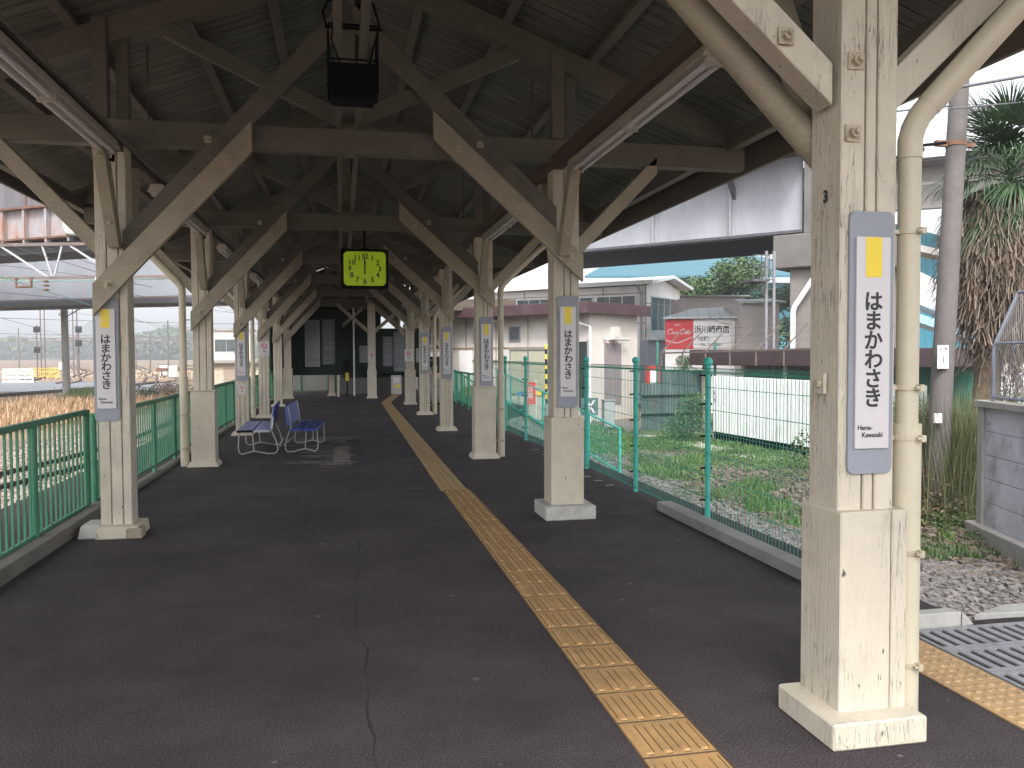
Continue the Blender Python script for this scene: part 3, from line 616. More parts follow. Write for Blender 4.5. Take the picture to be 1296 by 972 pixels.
# ================================================================= drainpipes
def drain(name, x, y, zb, top, r, label, lo=.0, sleeve=True):
    root = empty(name, (x, y, 0)); tag(root, label, 'drainpipe', 'cream drainpipes beside the columns')
    s = 1 if top[0] > x else -1
    mb = MB(); P = [(0,0,lo),(0,0,zb-.08),(s*.012,0,zb-.03),(s*.04,0,zb+.02),(s*.08,0,zb+.065)]
    T = Vector((top[0]-x, top[1], top[2])); mb.tube(P, r, 20); mb.tube([P[-1], tuple(T)], r+(.007 if sleeve and r > .0425 else 0), 20); mb.build('pipe', PIPE, root, smooth=True)
    d = (T-Vector(P[-1])).normalized(); P4 = Vector(P[-1])
    mb = MB(); mb.tube([(0,0,zb-.15),(0,0,zb-.075),(s*.014,0,zb-.028),(s*.042,0,zb+.022),tuple(P4),tuple(P4+d*.06)], r+.004, 20); mb.build('elbow', PIPE, root, smooth=True)
    mb = MB(); mb.tube([tuple(P4+d*.36),tuple(P4+d*.40)], r+.005, 20); mb.build('collar', PIPE, root, smooth=True)
    if sleeve:
        mb = MB(); mb.tube([(0,0,lo+.004),(0,0,1.215)], r+.013, 20); mb.build('lower_sleeve', PIPE, root, smooth=True)
    for z in (.245, .70, 1.16, 1.36 if sleeve else 1.5, 1.98):
        rr = r+(.016 if z < 1.21 and sleeve else .003)
        mb = MB(); mb.tube([(0,0,z-.009),(0,0,z+.009)], rr+.003, 20); mb.box(.01,.03,-rr-.022,-rr+.004,z-.013,z+.013); mb.tube([(.02-.025,-rr-.014,z),(.05-.02,-rr-.014,z)], .007, 8)
        mb.box(-s*(rr+.07), -s*(rr-.01), -.006, .006, z-.008, z+.008); mb.build('clamp', BOLTM if z < 1 else PIPE, root)
    return root
drain('drainpipe', 2.225, CY(0)-.06, 2.42, (3.05, -.35, 3.42), .043, 'thick cream drainpipe beside the nearest column, bending up to the eave')
drain('drainpipe', 2.27, CY(2)+.02, 2.5, (3.3, 0, 3.45), .042, 'cream drainpipe between the turquoise fence posts and the second name sign column')
drain('drainpipe', 2.27, CY(4)+.02, 2.5, (3.3, 0, 3.45), .042, 'cream drainpipe in front of the person in black')
drain('drainpipe', -2.10, CY(2)-.06, 2.45, (-3.1, 0, 3.5), .045, 'cream drainpipe left of the thick boxed left column')
drain('drainpipe', -2.10, CY(4)-.06, 2.45, (-3.1, 0, 3.5), .045, 'cream drainpipe behind the left column near the benches')
# ================================================================= lights under the plates
LAMP = mat('unlit_tube', (.62,.62,.64), rough=.25, var=.02, bump=0)
HOUS = mat('lamp_housing', (.42,.39,.34), rough=.5, var=.12, vscale=4, bump=.02)
def lamp():
    root = empty('strip_light'); mb = MB()
    mb.prism([(-.055,-1.4,.055),(.055,-1.4,.055),(.085,-1.4,-.02),(-.085,-1.4,-.02)], (0,2.8,0)); h = mb.build('housing', HOUS, root, .002)
    for x_ in (-.035, .035):
        for y0 in (-1.37, .03): mb = MB(); mb.tube([(x_,y0,-.045),(x_,y0+1.3,-.045)], .016, 10); mb.build('tube', LAMP, root, smooth=True)
    for y0 in (-1.385, -.02, 1.33): mb = MB(); mb.box(-.055, .055, y0, y0+.03, -.065, -.0205); mb.build('lamp_holder', HOUS, root)
    mb = MB()
    for y0 in (-1.0, 1.0): mb.box(-.02,.02,y0-.02,y0+.02,.055,.15)
    mb.build('bracket', IRON, root)
    mb = MB(); mb.tube([(0,1.38,.05),(0,1.47,.07),(.0,1.53,-.0),(.0,1.50,-.08),(0,1.42,-.09)], .012, 8); mb.build('cable', BLACK, root, smooth=True)
    return root
LP = lamp(); first = True
nm = ['nearest', 'second', 'third', 'fourth', 'fifth', 'sixth']
for k in range(6):
    for s in (1, -1):
        q = LP if first else ctree(LP); first = False
        q.location = (1.99 if s > 0 else -1.75, CY(k)+2.60, 3.115)
        tag(q, '%s unlit twin tube light from the front along the %s plate' % (nm[k], 'right' if s > 0 else 'left'), 'strip light', 'unlit tube lights under the canopy')
# ================================================================= clock
ck = empty('platform_clock', (.325, 12.12, 2.71)); tag(ck, 'square black framed clock with a glowing yellow green face showing almost twelve', 'clock')
CF = mat('clock_face', (.17,.23,.01), rough=.5, var=.06, bump=0, emit=((.30,.42,.004), .13))
mb = MB(); mb.box(-.33,.33,-.07,.07,-.275,.275); mb.build('case', BLACK, ck, .012)
pts = []; W, H, r = .292, .238, .06
for (cx, cz, a0) in ((W-r, H-r, 0), (-W+r, H-r, 90), (-W+r, -H+r, 180), (W-r, -H+r, 270)):
    for j in range(6): a = R_(a0+18*j); pts.append((cx+r*math.cos(a), -.074, cz+r*math.sin(a)))
mb = MB(); mb.prism(pts, (0,.003,0)); fc = mb.build('face', CF, ck)
for h in range(12):
    a = R_(90-30*(h+1)); text('numeral', str(h+1), .10, INK, fc, (.208*math.cos(a), -.0755, .175*math.sin(a)-.0), bold=.0025, sx=1.05)
mb = MB()
for i in range(60):
    a = 2*math.pi*i/60; c_, s_ = math.cos(a), math.sin(a); rr = .0045 if i % 5 == 0 else .0025
    x_, z_ = .262*c_, .218*s_; mb.box(x_-rr, x_+rr, -.0765, -.075, z_-rr, z_+rr)
mb.build('minute_marks', INK, fc)
text('lettering', 'JR', .04, INK, fc, (0,-.0755,.075), bold=.0008, shear=.3)
mb = MB(); mb.beam((.004,-.083,-.03),(-.006,-.083,.19), .004, .014, (1,0,0)); mb.build('minute_hand', INK, ck)
mb = MB(); mb.beam((0,-.088,-.08),(0,-.088,.12), .004, .02, (1,0,0)); mb.build('hour_hand', INK, ck)
mb = MB(); mb.tube([(0,0,.27),(0,0,.56)], .018, 10); mb.box(-.06,.06,-.02,.02,.27,.29); mb.build('hanger', BLACK, ck)
# hanging black box (back of an old information display) under the walk boards
bx = empty('hanging_box', (.085, 5.55, 3.27)); tag(bx, 'black box hung on wire brackets from the twin boards under the ridge', 'speaker box')
mb = MB(); mb.box(-.145,.15,-.12,.12,-.12,.06); mb.build('case', BLACK, bx, .006)
mb = MB(); mb.box(-.135,.135,-.10,.10,-.155,-.121); mb.build('lower_case', BLACK, bx, .006)
mb = MB()
for x_ in (-.15,.155):
    mb.beam((x_,-.1,-.12),(x_,-.1,.30),.008,.014); mb.beam((x_,.1,-.12),(x_,.1,.30),.008,.014)
mb.beam((-.17,-.1,.28),(.19,-.1,.28),.014,.014); mb.beam((-.15,-.1,.085),(.155,-.1,.085),.012,.01); mb.beam((-.15,-.1,.30),(.155,-.1,.30),.012,.012)
mb.build('bracket', BLACK, bx)
mb = MB(); mb.tube([(-.16,-.11,.28),(-.18,-.12,.36),(-.15,-.1,.44),(.02,-.1,.47),(.13,-.1,.44),(.17,-.1,.3),(.13,-.1,.17),(.1,-.05,.06)], .007, 8); mb.tube([(-.1,-.1,.42),(-.13,-.11,.2),(-.08,-.1,.06)], .005, 6)
mb.build('cable', BLACK, bx, smooth=True)
mb = MB(); mb.ball((.07,-.1,.42), .035); mb.build('horn', BLACK, bx, smooth=True)
# ================================================================= benches
SEAT = mat('blue_seat', (.03,.085,.42), rough=.32, var=.1, vscale=3, bump=.02, coat=.15)
TUBE = mat('bench_tube', (.42,.42,.40), rough=.35, metal=.5, var=.1, bump=0)
def bench(): # faces -x, seat runs along y
    root = empty('bench')
    for (a, b_) in ((-.27,-.012),(.012,.27)):
        mb = MB(); mb.box(a, b_, 0, 1.75, .36, .385); q = mb.build('seat', SEAT, root, .006)
        mb = MB(); mb.box(a, b_, -.012, -.001, .352, .386); mb.build('end_cap', mat('pale_cap', (.55,.56,.60), rough=.4), q) if a > 0 else mb.build('end_cap', BLACK, q)
    mb = MB(); mb.prism([(.29,0,.43),(.315,0,.425),(.36,0,.73),(.335,0,.735)], (0,1.75,0)); q = mb.build('backrest', SEAT, root, .005)
    mb = MB(); mb.prism([(.285,-.012,.405),(.32,-.012,.40),(.345,-.012,.57),(.315,-.012,.58)], (0,.011,0)); mb.build('end_cap', mat('pale_cap', (.55,.56,.60), rough=.4), q)
    for y_ in (.12, 1.45):
        mb = MB()
        mb.tube([(-.24,y_,.36),(-.26,y_,.12),(-.25,y_,.05),(-.20,y_,.015),(-.02,y_,.055),(.03,y_,.055),(.24,y_,.015),(.36,y_,.02),(.40,y_,.08),(.37,y_,.2),(.275,y_,.40),(.30,y_,.56),(.335,y_,.72)], .0125, 10)
        mb.build('leg_frame', TUBE, root, smooth=True)
        mb = MB(); mb.tube([(.0,y_,.055),(-.03,y_,.36)], .0125, 10); mb.build('centre_stay', TUBE, root, smooth=True)
    mb = MB(); mb.tube([(.3,.12,.36),(-.0,1.45,.36)], .011, 8); mb.tube([(.43,.12,.12),(.43,1.45,.12)], .011, 8); mb.build('cross_bar', TUBE, root, smooth=True)
    return root
B1 = bench(); B1.scale = (.87,1,1); B1.location = (-1.31, 13.0, 0); B1.rotation_euler = (0,0,R_(1.5)); tag(B1, 'blue slatted bench facing the tracks, left of the back to back pair', 'bench', 'blue platform benches set back to back')
B2 = ctree(B1); B2.location = (-.50, 14.75, 0); B2.rotation_euler = (0,0,math.pi-R_(3)); B2.scale = (.75,1,1); B2['label'] = 'blue slatted bench facing the tactile path, right of the back to back pair'
# ================================================================= fences
# turquoise fence with ball-topped posts
fe = empty('mesh_fence', (3.12, 6.84, 0)); tag(fe, 'turquoise mesh fence with ball topped posts along the right platform edge', 'fence')
def fb(mb, name, mt, par, **k):
    o = mb.build(name, mt, None, **k); o.parent = par; o.matrix_parent_inverse = par.matrix_world.inverted() if False else Matrix.Translation(-par.location); return o
posts = [5.02, 6.84, 8.68, 10.56, 12.42, 14.28, 16.14, 18.0, 19.9]
for py in posts:
    mb = MB(); mb.tube([(3.12,py,0),(3.12,py,1.40)], .026, 14); q = fb(mb, 'post', TURQ, fe, smooth=True)
    mb = MB(); mb.ball((3.12,py,1.425), .042, 12); o = mb.build('ball_cap', TURQ, q, smooth=True)
    for z in (.22,.50,.78,1.06,1.31): mb = MB(); mb.box(3.085,3.155,py-.012,py+.012,z-.009,z+.009); mb.tube([(3.09,py,z),(3.05,py,z)],.008,6); o = mb.build('clip', BLACK, q)
for a, b_ in zip(posts, posts[1:]):
    mb = MB(); xs = 3.075; n = int(round((b_-a)/.05))
    for i in range(n+1):
        y_ = a+(b_-a)*i/n; mb.beam((xs,y_,.06),(xs,y_,1.33),.0033,.0033,(0,1,0))
        # top loop
        mb.beam((xs,y_,1.33),(xs-.045,y_,1.345),.0042,.0042); mb.beam((xs-.045,y_,1.345),(xs-.012,y_,1.37),.0042,.0042)
    for z in (.07,.26,.45,.64,.83,1.02,1.21,1.33): mb.beam((xs-.005,a,z),(xs-.005,b_,z),.0048,.0048)
    mb.beam((xs-.045,a,1.345),(xs-.045,b_,1.345),.006,.006); mb.beam((xs-.012,a,1.372),(xs-.012,b_,1.372),.006,.006)
    for z_ in (.07,): mb.beam((xs-.03,a,z_),(xs-.03,b_,z_),.005,.005)
    fb(mb, 'mesh_panel', GWIRE, fe, fix=False)
# green railings on the left
def railing(name, P, H, label, posts_every=1.3, bar=.11, mt=GREENF, z0=0, pr=.03, br=.008, first_end=True):
    P = [Vector(p) for p in P]; root = empty(name, P[0]); tag(root, label, 'railing', None)
    inv = Matrix.Translation(-P[0])
    for a, b_ in zip(P, P[1:]):
        L_ = (b_-a).length; n = max(1, round(L_/posts_every)); d = (b_-a)/L_
        for i in range(n+1 if b_ == P[-1] else n):
            q = a+(b_-a)*i/n; mb = MB(); mb.tube([q+Vector((0,0,z0)), q+Vector((0,0,H))], pr, 12); o = mb.build('post', mt, root, smooth=True); o.matrix_parent_inverse = inv
        mb = MB(); mb.beam(a-d*.02+Vector((0,0,H)), b_+d*.02+Vector((0,0,H)), .06, .045); o = mb.build('top_rail', mt, root, .008); o.matrix_parent_inverse = inv
        mb = MB(); mb.beam(a+Vector((0,0,z0+.12)), b_+Vector((0,0,z0+.12)), .03, .035); o = mb.build('bottom_rail', mt, root, .005); o.matrix_parent_inverse = inv
        mb = MB(); m_ = round(L_/bar)
        for i in range(m_):
            q = a+(b_-a)*(i+.5)/m_; mb.beam(q+Vector((0,0,z0+.12)), q+Vector((0,0,H)), br*2, br*2)
        o = mb.build('bars', mt, root); o.matrix_parent_inverse = inv
    return root
railing('railing', [(-2.32,2.9,0),(-2.32,8.36,0)], .985, 'near green bar railing on the raised left kerb, ending in a square post', 1.37, .115)
railing('railing', [(-2.33,8.62,0),(-2.33,33.5,0)], .93, 'green bar railing running on along the left edge beyond the near section', 1.28, .115)
railing('railing', [(3.42,25.6,0),(3.36,21.4,0)], .98, 'short green handrail at the ramp head left of the second name sign', 1.4, .25, mat('bright_green_rail', (.06,.33,.17), rough=.4))
# mesh-sided ramp beyond the fence
rp = empty('ramp', (4.2,24,-1)); tag(rp, 'sloping walkway with green mesh sides behind the turquoise fence', 'ramp')
RP0, RP1 = Vector((4.1,27,0)), Vector((4.4,15.5,-.95))
mb = MB(); mb.prism([RP0+Vector((-.6,0,-.04)), RP1+Vector((-.6,0,-.04)), RP1+Vector((-.6,0,-.10)), RP0+Vector((-.6,0,-1.1))], (1.5,0,0)); fb(mb, 'deck', CONC, rp)
for dx in (-.55, .85):
    mb = MB()
    for z in (1.0,.15): mb.tube([RP0+Vector((dx,0,z)), RP1+Vector((dx,0,z))], .022, 8)
    fb(mb, 'handrail', TURQ, rp)
    mb = MB(); n = 100
    for i in range(n+1): q = RP0+(RP1-RP0)*i/n+Vector((dx,0,0)); mb.beam(q+Vector((0,0,.15)), q+Vector((0,0,1.0)), .007, .007)
    fb(mb, 'mesh', GWIRE, rp, fix=False)
    for i in range(7):
        q = RP0+(RP1-RP0)*i/6+Vector((dx,0,0)); mb = MB(); mb.tube([q, q+Vector((0,0,1.0))], .025, 8); fb(mb, 'post', TURQ, rp)
# ================================================================= far end of the platform
DGREEN = mat('dark_green_board', (.011,.022,.016), rough=.7, spec=.2, var=.15, vscale=3)
def poster(par, x0, x1, z0, z1, y, mt=None, seed=0, name='poster'):
    mb = MB(); mb.box(x0, x1, y-.012, y, z0, z1); p_ = mb.build(name, mt or mat('poster_paper', (.30,.31,.33), rough=.6, var=.08, bump=0), par)
    rn = random.Random(seed); mb = MB(); z = z1-.05
    while z < z1 and z > z0+.06:
        h = rn.choice([.012,.012,.02,.05]); a = x0+.04+rn.uniform(0,.05); b_ = x1-.04-rn.uniform(0,.2)*(x1-x0)
        mb.box(a, b_, y-.0135, y-.0125, z-h, z); z -= h+rn.uniform(.015,.04)
    mb.build('printed_block', mat('print_grey', (.20,.21,.24), rough=.7, var=.3, vscale=9, bump=0), p_); return p_
nb = empty('notice_board', (-1.2, 30.9, .8)); tag(nb, 'large dark green notice board with two pale posters left of the far passage', 'notice board')
mb = MB(); mb.box(-.9,1.22,0,.09,-.02,2.33); bd = mb.build('board', DGREEN, nb, .01)
mb = MB(); mb.box(-.96,1.28,-.03,.12,2.332,2.42); mb.build('top_cap', BLACK, nb)
poster(bd, -.10,.42,.28,1.95,-.001,seed=4); poster(bd,.50,.95,.36,1.98,-.001,mat('poster_dim', (.12,.13,.12), rough=.6, var=.1, bump=0),seed=9)
mb = MB(); mb.prism([(-.93,.0,-.02),(-1.14,-1.5,-.22),(-1.20,-1.5,-.22),(-1.0,.0,-.02)], (0,0,2.35)); mb.build('side_board', DGREEN, nb, .005)
mb = MB(); mb.prism([(-1.0,-.35,.2),(-1.10,-1.1,.1),(-1.115,-1.1,.1),(-1.02,-.35,.2)], (0,0,1.6)); mb.build('side_poster', mat('poster_blue', (.30,.33,.38), rough=.5), nb)
mb = MB(); mb.box(-.8,-.7,.0,.08,-.8,-.02); mb.box(1.0,1.1,.0,.08,-.8,-.02); mb.build('leg', CREAM, nb)
wl = empty('board_wall', (1.9, 33.0, 0)); tag(wl, 'dark green boarded wall with framed posters closing the platform end', 'wall')
mb = MB(); mb.box(-1.9,1.5,0,.12,.62,2.52); wb = mb.build('panel', DGREEN, wl); 
mb = MB(); mb.box(-1.9,-.42,.01,.11,2.522,3.24); mb.build('added_sky_cover', DGREEN, wl)  # added dark panel, covers the bright sky gap above the wall
mb = MB(); mb.box(-1.95,-.95,.02,.10,.0,.615); mb.box(1.0,1.5,.02,.1,0,.615); mb.build('base_panel', mat('grey_base_panel', (.13,.13,.13), rough=.8, var=.25), wl)
for i, (a, b_, z0, z1) in enumerate([(-1.25,-.82,1.2,1.85),(-.35,.02,1.05,2.2),(.06,.55,.85,2.4),(.75,.87,1.2,1.75),(.93,1.07,1.2,1.75),(1.25,1.5,1.2,1.9)]):
    poster(wb, a, b_, z0, z1, -.001, mat('poster_dull', (.14,.135,.15) if i in (1,2) else (.24,.24,.23), rough=.5, var=.12, bump=0), seed=20+i)
mb = MB(); mb.box(-2.3,5.0,.3,.5,3.25,3.7); mb.build('lintel', DARKWOOD, wl)
mb = MB(); mb.box(-.45,1.45,-.35,-.02,.72,.78); mb.build('counter', BLACK, wl)
tk = empty('ticket_machine', (2.0, 32.2, 0)); tag(tk, 'small pale standing machine with a yellow label below the posters', 'ticket machine')
mb = MB(); mb.box(-.19,.19,-.15,.15,0,.72); bo = mb.build('case', mat('machine_case', (.44,.42,.38), rough=.5, var=.1), tk, .01)
mb = MB(); mb.box(-.05,.15,-.158,-.151,.27,.36); mb.build('label', YEL, bo)
mb = MB(); mb.box(-.12,.12,-.158,-.151,.42,.64); mb.build('instruction_panel', WHITE, bo)
gp = empty('control_post', (.42, 31.3, 0)); tag(gp, 'thin white post with a dark control box and yellow tag beside the notice board', 'post')
mb = MB(); mb.tube([(0,0,0),(0,0,3.2)], .03, 10); mb.build('pole', WPAINT, gp); mb = MB(); mb.box(-.36,-.14,-.1,.1,.95,1.30); mb.tube([(-.25,0,0),(-.25,0,.95)], .03, 8); mb.build('control_box', BLACK, gp, .01)
mb = MB(); mb.box(-.31,-.19,-.112,-.101,.55,.85); mb.build('tag', YEL, gp)
ef = empty('end_fence', (-1.5, 34.5, 0)); tag(ef, 'corrugated pale fence with green posts closing the platform beyond the notice board', 'fence')
mb = MB()
for i in range(60): mb.box(-1.6+i*.075, -1.6+i*.075+.05, (i%2)*.02, .03+(i%2)*.02, .05, 1.25)
mb.build('corrugated_panel', mat('greenish_sheet', (.11,.14,.12), rough=.7, var=.3, dirt=(.24,.16,.10), dscale=1.5), ef)
for x_ in (-1.5,-.1,1.2,2.3): mb = MB(); mb.tube([(x_,-.05,0),(x_,-.05,1.35)],.03,8); mb.build('post', GREENF, ef)
# station end wall and dark interior beyond
en = empty('station_shed', (1.0, 36.5, 0)); tag(en, 'dark low shed wall and roof behind the far end of the canopy', 'shed')
mb = MB(); mb.box(-1.6,3.6,0,.2,0,2.2); mb.build('wall', mat('dark_wall', (.07,.065,.06), rough=.8, var=.3), en)
mb = MB(); mb.prism([(-2.5,-2.2,3.3),(3.4,-2.2,3.3),(3.4,-2.2,3.4),(-2.5,-2.2,3.4)], (0,6,.0)); mb.build('roof', METALROOF, en)
# concrete viaduct pier behind the end
pr_ = MB(); pr_.frustum(-1.6, 46, -1.0, 6.2, 1.6, 1.2, 2.0, 1.2); o = pr_.build('bridge_pier', CONCD, None, .05); tag(o, 'broad stained concrete pier seen under the canopy above the notice board', 'pier')
# ================================================================= person behind the far columns
pe = empty('person', (2.72, 24.9, 0), R_(200)); tag(pe, 'person in a black jacket and pale trousers standing by the far drainpipe', 'person')
def skin(name, verts, edges, mt, parent, root=0, sub=2):
    me = bpy.data.meshes.new(name); me.from_pydata([v[:3] for v in verts], edges, []); me.materials.append(mt)
    o = bpy.data.objects.new(name, me); COL.objects.link(o); o.parent = parent
    o.modifiers.new('skin', 'SKIN'); s_ = o.modifiers.new('sub', 'SUBSURF'); s_.levels = s_.render_levels = sub
    if not me.skin_vertices: bpy.context.view_layer.update()
    for i, sv in enumerate(me.skin_vertices[0].data): sv.radius = (verts[i][3], verts[i][4] if len(verts[i]) > 4 else verts[i][3]); sv.use_root = (i == root)
    for p_ in me.polygons: p_.use_smooth = True
    o.modifiers['skin'].use_smooth_shade = True
    return o
SKIN = mat('skin', (.55,.36,.26), rough=.6, var=.05, bump=0); JAC = mat('black_jacket', (.014,.014,.018), rough=.8, var=.3, vscale=8, bump=.2); TRO = mat('pale_trousers', (.33,.33,.35), rough=.85, var=.12, vscale=5, bump=.15)
HAIR = mat('black_hair', (.010,.009,.009), rough=.5, var=.3, vscale=40, stretch=(1,1,.2), bump=.3)
def person_body():
    V = [(0,0,.93,.13,.10),(0,0,1.12,.115,.09),(0,0,1.32,.155,.10),(0,0,1.44,.07,.06),(0,.005,1.53,.05),(0,-.01,1.62,.085,.095),(0,-.005,1.70,.078,.09)]
    E_ = [(0,1),(1,2),(2,3),(3,4),(4,5),(5,6)]
    for s in (-1,1):
        n = len(V); V += [(s*.17,0,1.38,.06),(s*.22,.02,1.12,.045),(s*.23,-.05,.88,.034),(s*.23,-.08,.80,.026)]; E_ += [(2,n),(n,n+1),(n+1,n+2),(n+2,n+3)]
        n = len(V); V += [(s*.09,0,.84,.085),(s*.10,-.01,.48,.058),(s*.105,.02,.10,.040),(s*.11,-.10,.035,.034)]; E_ += [(0,n),(n,n+1),(n+1,n+2),(n+2,n+3)]
    return V, E_
V, E_ = person_body(); body = skin('body', V, E_, SKIN, pe)
# garments grown a little larger over the same joints
V2 = [(0,0,.88,.165,.125),(0,0,1.12,.155,.12),(0,0,1.33,.18,.125),(0,0,1.43,.085,.08)]; E2 = [(0,1),(1,2),(2,3)]
for s in (-1,1):
    n = len(V2); V2 += [(s*.18,0,1.38,.08),(s*.23,.02,1.12,.062),(s*.235,-.05,.87,.05)]; E2 += [(2,n),(n,n+1),(n+1,n+2)]
skin('jacket', V2, E2, JAC, pe)
V3 = [(0,0,.92,.145,.115)]; E3 = []
for s in (-1,1):
    n = len(V3); V3 += [(s*.09,0,.82,.105),(s*.10,-.01,.48,.078),(s*.105,.02,.09,.062)]; E3 += [(0,n),(n,n+1),(n+1,n+2)]
skin('trousers', V3, E3, TRO, pe)
skin('hair', [(0,.03,1.64,.088,.09),(0,.02,1.73,.088,.098),(0,-.02,1.765,.06,.07)], [(0,1),(1,2)], HAIR, pe)
mb = MB()
for s in (-1,1): mb.ball((s*.032,-.098,1.655), .011, 6)
mb.build('eyes', INK, pe); mb = MB(); mb.prism([(-.013,-.095,1.62),(.013,-.095,1.62),(0,-.095,1.66)], (0,-.028,-.006)); mb.build('nose', SKIN, pe)
for s in (-1,1):
    mb = MB()
    for f in range(4): mb.tube([(s*.23+(f-1.5)*.017,-.09,.80),(s*.23+(f-1.5)*.018,-.10,.755),(s*.23+(f-1.5)*.017,-.09,.715+.008*abs(f-1.5))], .008, 6)
    mb.tube([(s*.20,-.10,.81),(s*.185,-.125,.77)], .009, 6); mb.build('fingers', SKIN, pe)
for s in (-1,1): skin('shoe', [(s*.105,.03,.045,.05),(s*.11,-.08,.04,.048),(s*.115,-.16,.03,.036)], [(0,1),(1,2)], BLACK, pe)
# ================================================================= right: wall, pole, palm
WPAN = mat('weathered_wall_panel', (.44,.45,.50), rough=.9, var=.25, vscale=2.2, bump=.3, bscale=40, dirt=(.13,.13,.13), dscale=1.7, dlo=.50, dhi=.72)
A = Vector((8.08,9.42,-1)); B = Vector((6.75,5.2,-1)); d = (B-A).normalized(); nrm = Vector((d.y,-d.x,0)); nrm = nrm if nrm.x < 0 else -nrm
cw = empty('concrete_wall', A); tag(cw, 'grey slab concrete wall with stacked panels at the right edge', 'wall'); inv = Matrix.Translation(-A)
def wpart(mb, name, mt, par=cw, **k): o = mb.build(name, mt, None, **k); o.parent = par; o.matrix_parent_inverse = inv; return o
L_ = (B-A).length
mb = MB(); o1 = A-nrm*.0; mb.prism([A-d*.15+nrm*.14, B+nrm*.14, B-nrm*.25, A-d*.15-nrm*.25], (0,0,.30)); wpart(mb, 'footing', CONC, bevel=.012)
nz_ = 5; hh = 1.5/nz_; s0 = 0
while s0 < L_-.2:
    p0 = A+d*s0; mb = MB(); mb.prism([p0+nrm*.055, p0+d*.15+nrm*.055, p0+d*.15-nrm*.08, p0-nrm*.08], (0,0,1.80)); wpart(mb, 'post', CONC, bevel=.008)
    for r in range(nz_):
        mb = MB(); e = .15+min(1.65, L_-s0-.16); q0 = p0+d*.151; q1 = p0+d*(e-.002); z_ = .301+r*hh
        mb.prism([q0+nrm*.02, q1+nrm*.02, q1-nrm*.03, q0-nrm*.03], (0,0,hh-.008)); 
        for i in range(len(mb.v)): v = mb.v[i]; mb.v[i] = (v[0], v[1], v[2]+z_)
        wpart(mb, 'panel', WPAN, bevel=.004)
    s0 += 1.8
mb = MB(); mb.prism([A-d*.03+nrm*.09+Vector((0,0,1.802)), B+nrm*.09+Vector((0,0,1.802)), B-nrm*.11+Vector((0,0,1.802)), A-d*.03-nrm*.11+Vector((0,0,1.802))], (0,0,.085)); wpart(mb, 'coping', CONC, bevel=.006)
# chain link fence standing on it
CL = mat('blue_grey_steel', (.16,.18,.24), rough=.5, metal=.2, var=.15)
cf = empty('chain_link_fence', A+Vector((0,0,1.89))); tag(cf, 'chain link fence with blue grey tubes on top of the concrete wall', 'fence'); inv2 = Matrix.Translation(-(A+Vector((0,0,1.89))))
def fpart(mb, name, mt, **k): o = mb.build(name, mt, None, **k); o.parent = cf; o.matrix_parent_inverse = inv2; return o
F0 = A+d*.30+Vector((0,0,1.89)); lean = -nrm
for s in (0, 1.5, 3.0):
    q = F0+d*s; mb = MB(); mb.tube([q, q+Vector((0,0,.62)), q+Vector((0,0,.75))+lean*.03, q+Vector((0,0,1.35))+lean*.28], .024, 10); fpart(mb, 'post', CL, smooth=True)
mb = MB()
for z, o_ in ((.05,0),(.72,.02),(1.35,.28)): mb.tube([F0+Vector((0,0,z))+lean*o_, F0+d*3.6+Vector((0,0,z))+lean*o_], .017 if z < 1 else .02, 8)
fpart(mb, 'rail', CL)
mb = MB(); pitch = .055; Hh = 1.35
def fp(s, z): return F0+d*s+Vector((0,0,z))+lean*(0 if z < .7 else (z-.7)*.42)
ns = int(3.6/pitch)
for i in range(-int(Hh/pitch), ns):
    for (sg) in (1, -1):
        s_a = i*pitch if sg > 0 else i*pitch+Hh
        pts = [(s_a+sg*z, z) for z in (0.05, .70, 1.35)]
        for (sa, za), (sb_, zb_) in zip(pts, pts[1:]):
            # clip to the panel
            lo, hi = 0.0, 1.0
            if max(sa, sb_) < 0 or min(sa, sb_) > 3.6: continue
            if sa < 0: lo = (0-sa)/(sb_-sa)
            if sa > 3.6: lo = (3.6-sa)/(sb_-sa)
            if sb_ < 0: hi = (0-sa)/(sb_-sa)
            if sb_ > 3.6: hi = (3.6-sa)/(sb_-sa)
            if hi <= lo: continue
            f = lambda t_: fp(sa+(sb_-sa)*t_, za+(zb_-za)*t_)
            mb.beam(f(lo), f(hi), .003, .003)
fpart(mb, 'wire_mesh', mat('mesh_wire', (.22,.22,.22), rough=.5), fix=False)
# utility pole
PB = Vector((8.12,10.35,-1))
up_ = empty('utility_pole', PB); tag(up_, 'leaning round concrete utility pole in front of the palm', 'utility pole')
mb = MB(); mb.tube([(0,0,0),(.42,.0,8.2)], .155, 24, .112); mb.build('pole', mat('pole_concrete', (.11,.10,.098), rough=.9, var=.2, vscale=5, bump=.25, bscale=50, dirt=(.13,.12,.115), dscale=2, dlo=.5, dhi=.8), up_, smooth=True)
mb = MB(); mb.tube([(.27,0,5.36),(.273,0,5.42)], .136, 20); mb.box(.42,.56,-.02,.02,5.36,5.42); mb.box(-.05,.12,-.03,.03,5.35,5.43); mb.build('band', mat('rust_band', (.15,.075,.045), rough=.8, var=.3), up_)
mb = MB(); mb.tube([(.1,-.02,5.40),(-.35,-.05,5.33),(-.7,-.06,5.15)], .022, 8); mb.ball((-.3,-.05,5.28), .04, 8); mb.build('stay', BLACK, up_, smooth=True)
sgn = MB(); sgn.box(-.10,.07,-.17,-.162,2.28,2.60); pl_ = sgn.build('number_plate', WPAINT, up_); text('lettering', '1', .13, INK, pl_, (-.015,-.1715,2.40), bold=.002); text('small_lettering', '浜川崎', .045, INK, pl_, (-.015,-.1715,2.55), bold=.0004)
sgn = MB(); sgn.box(-.14,-.03,-.185,-.155,1.53,1.66); sgn.build('number_plate', WPAINT, up_)
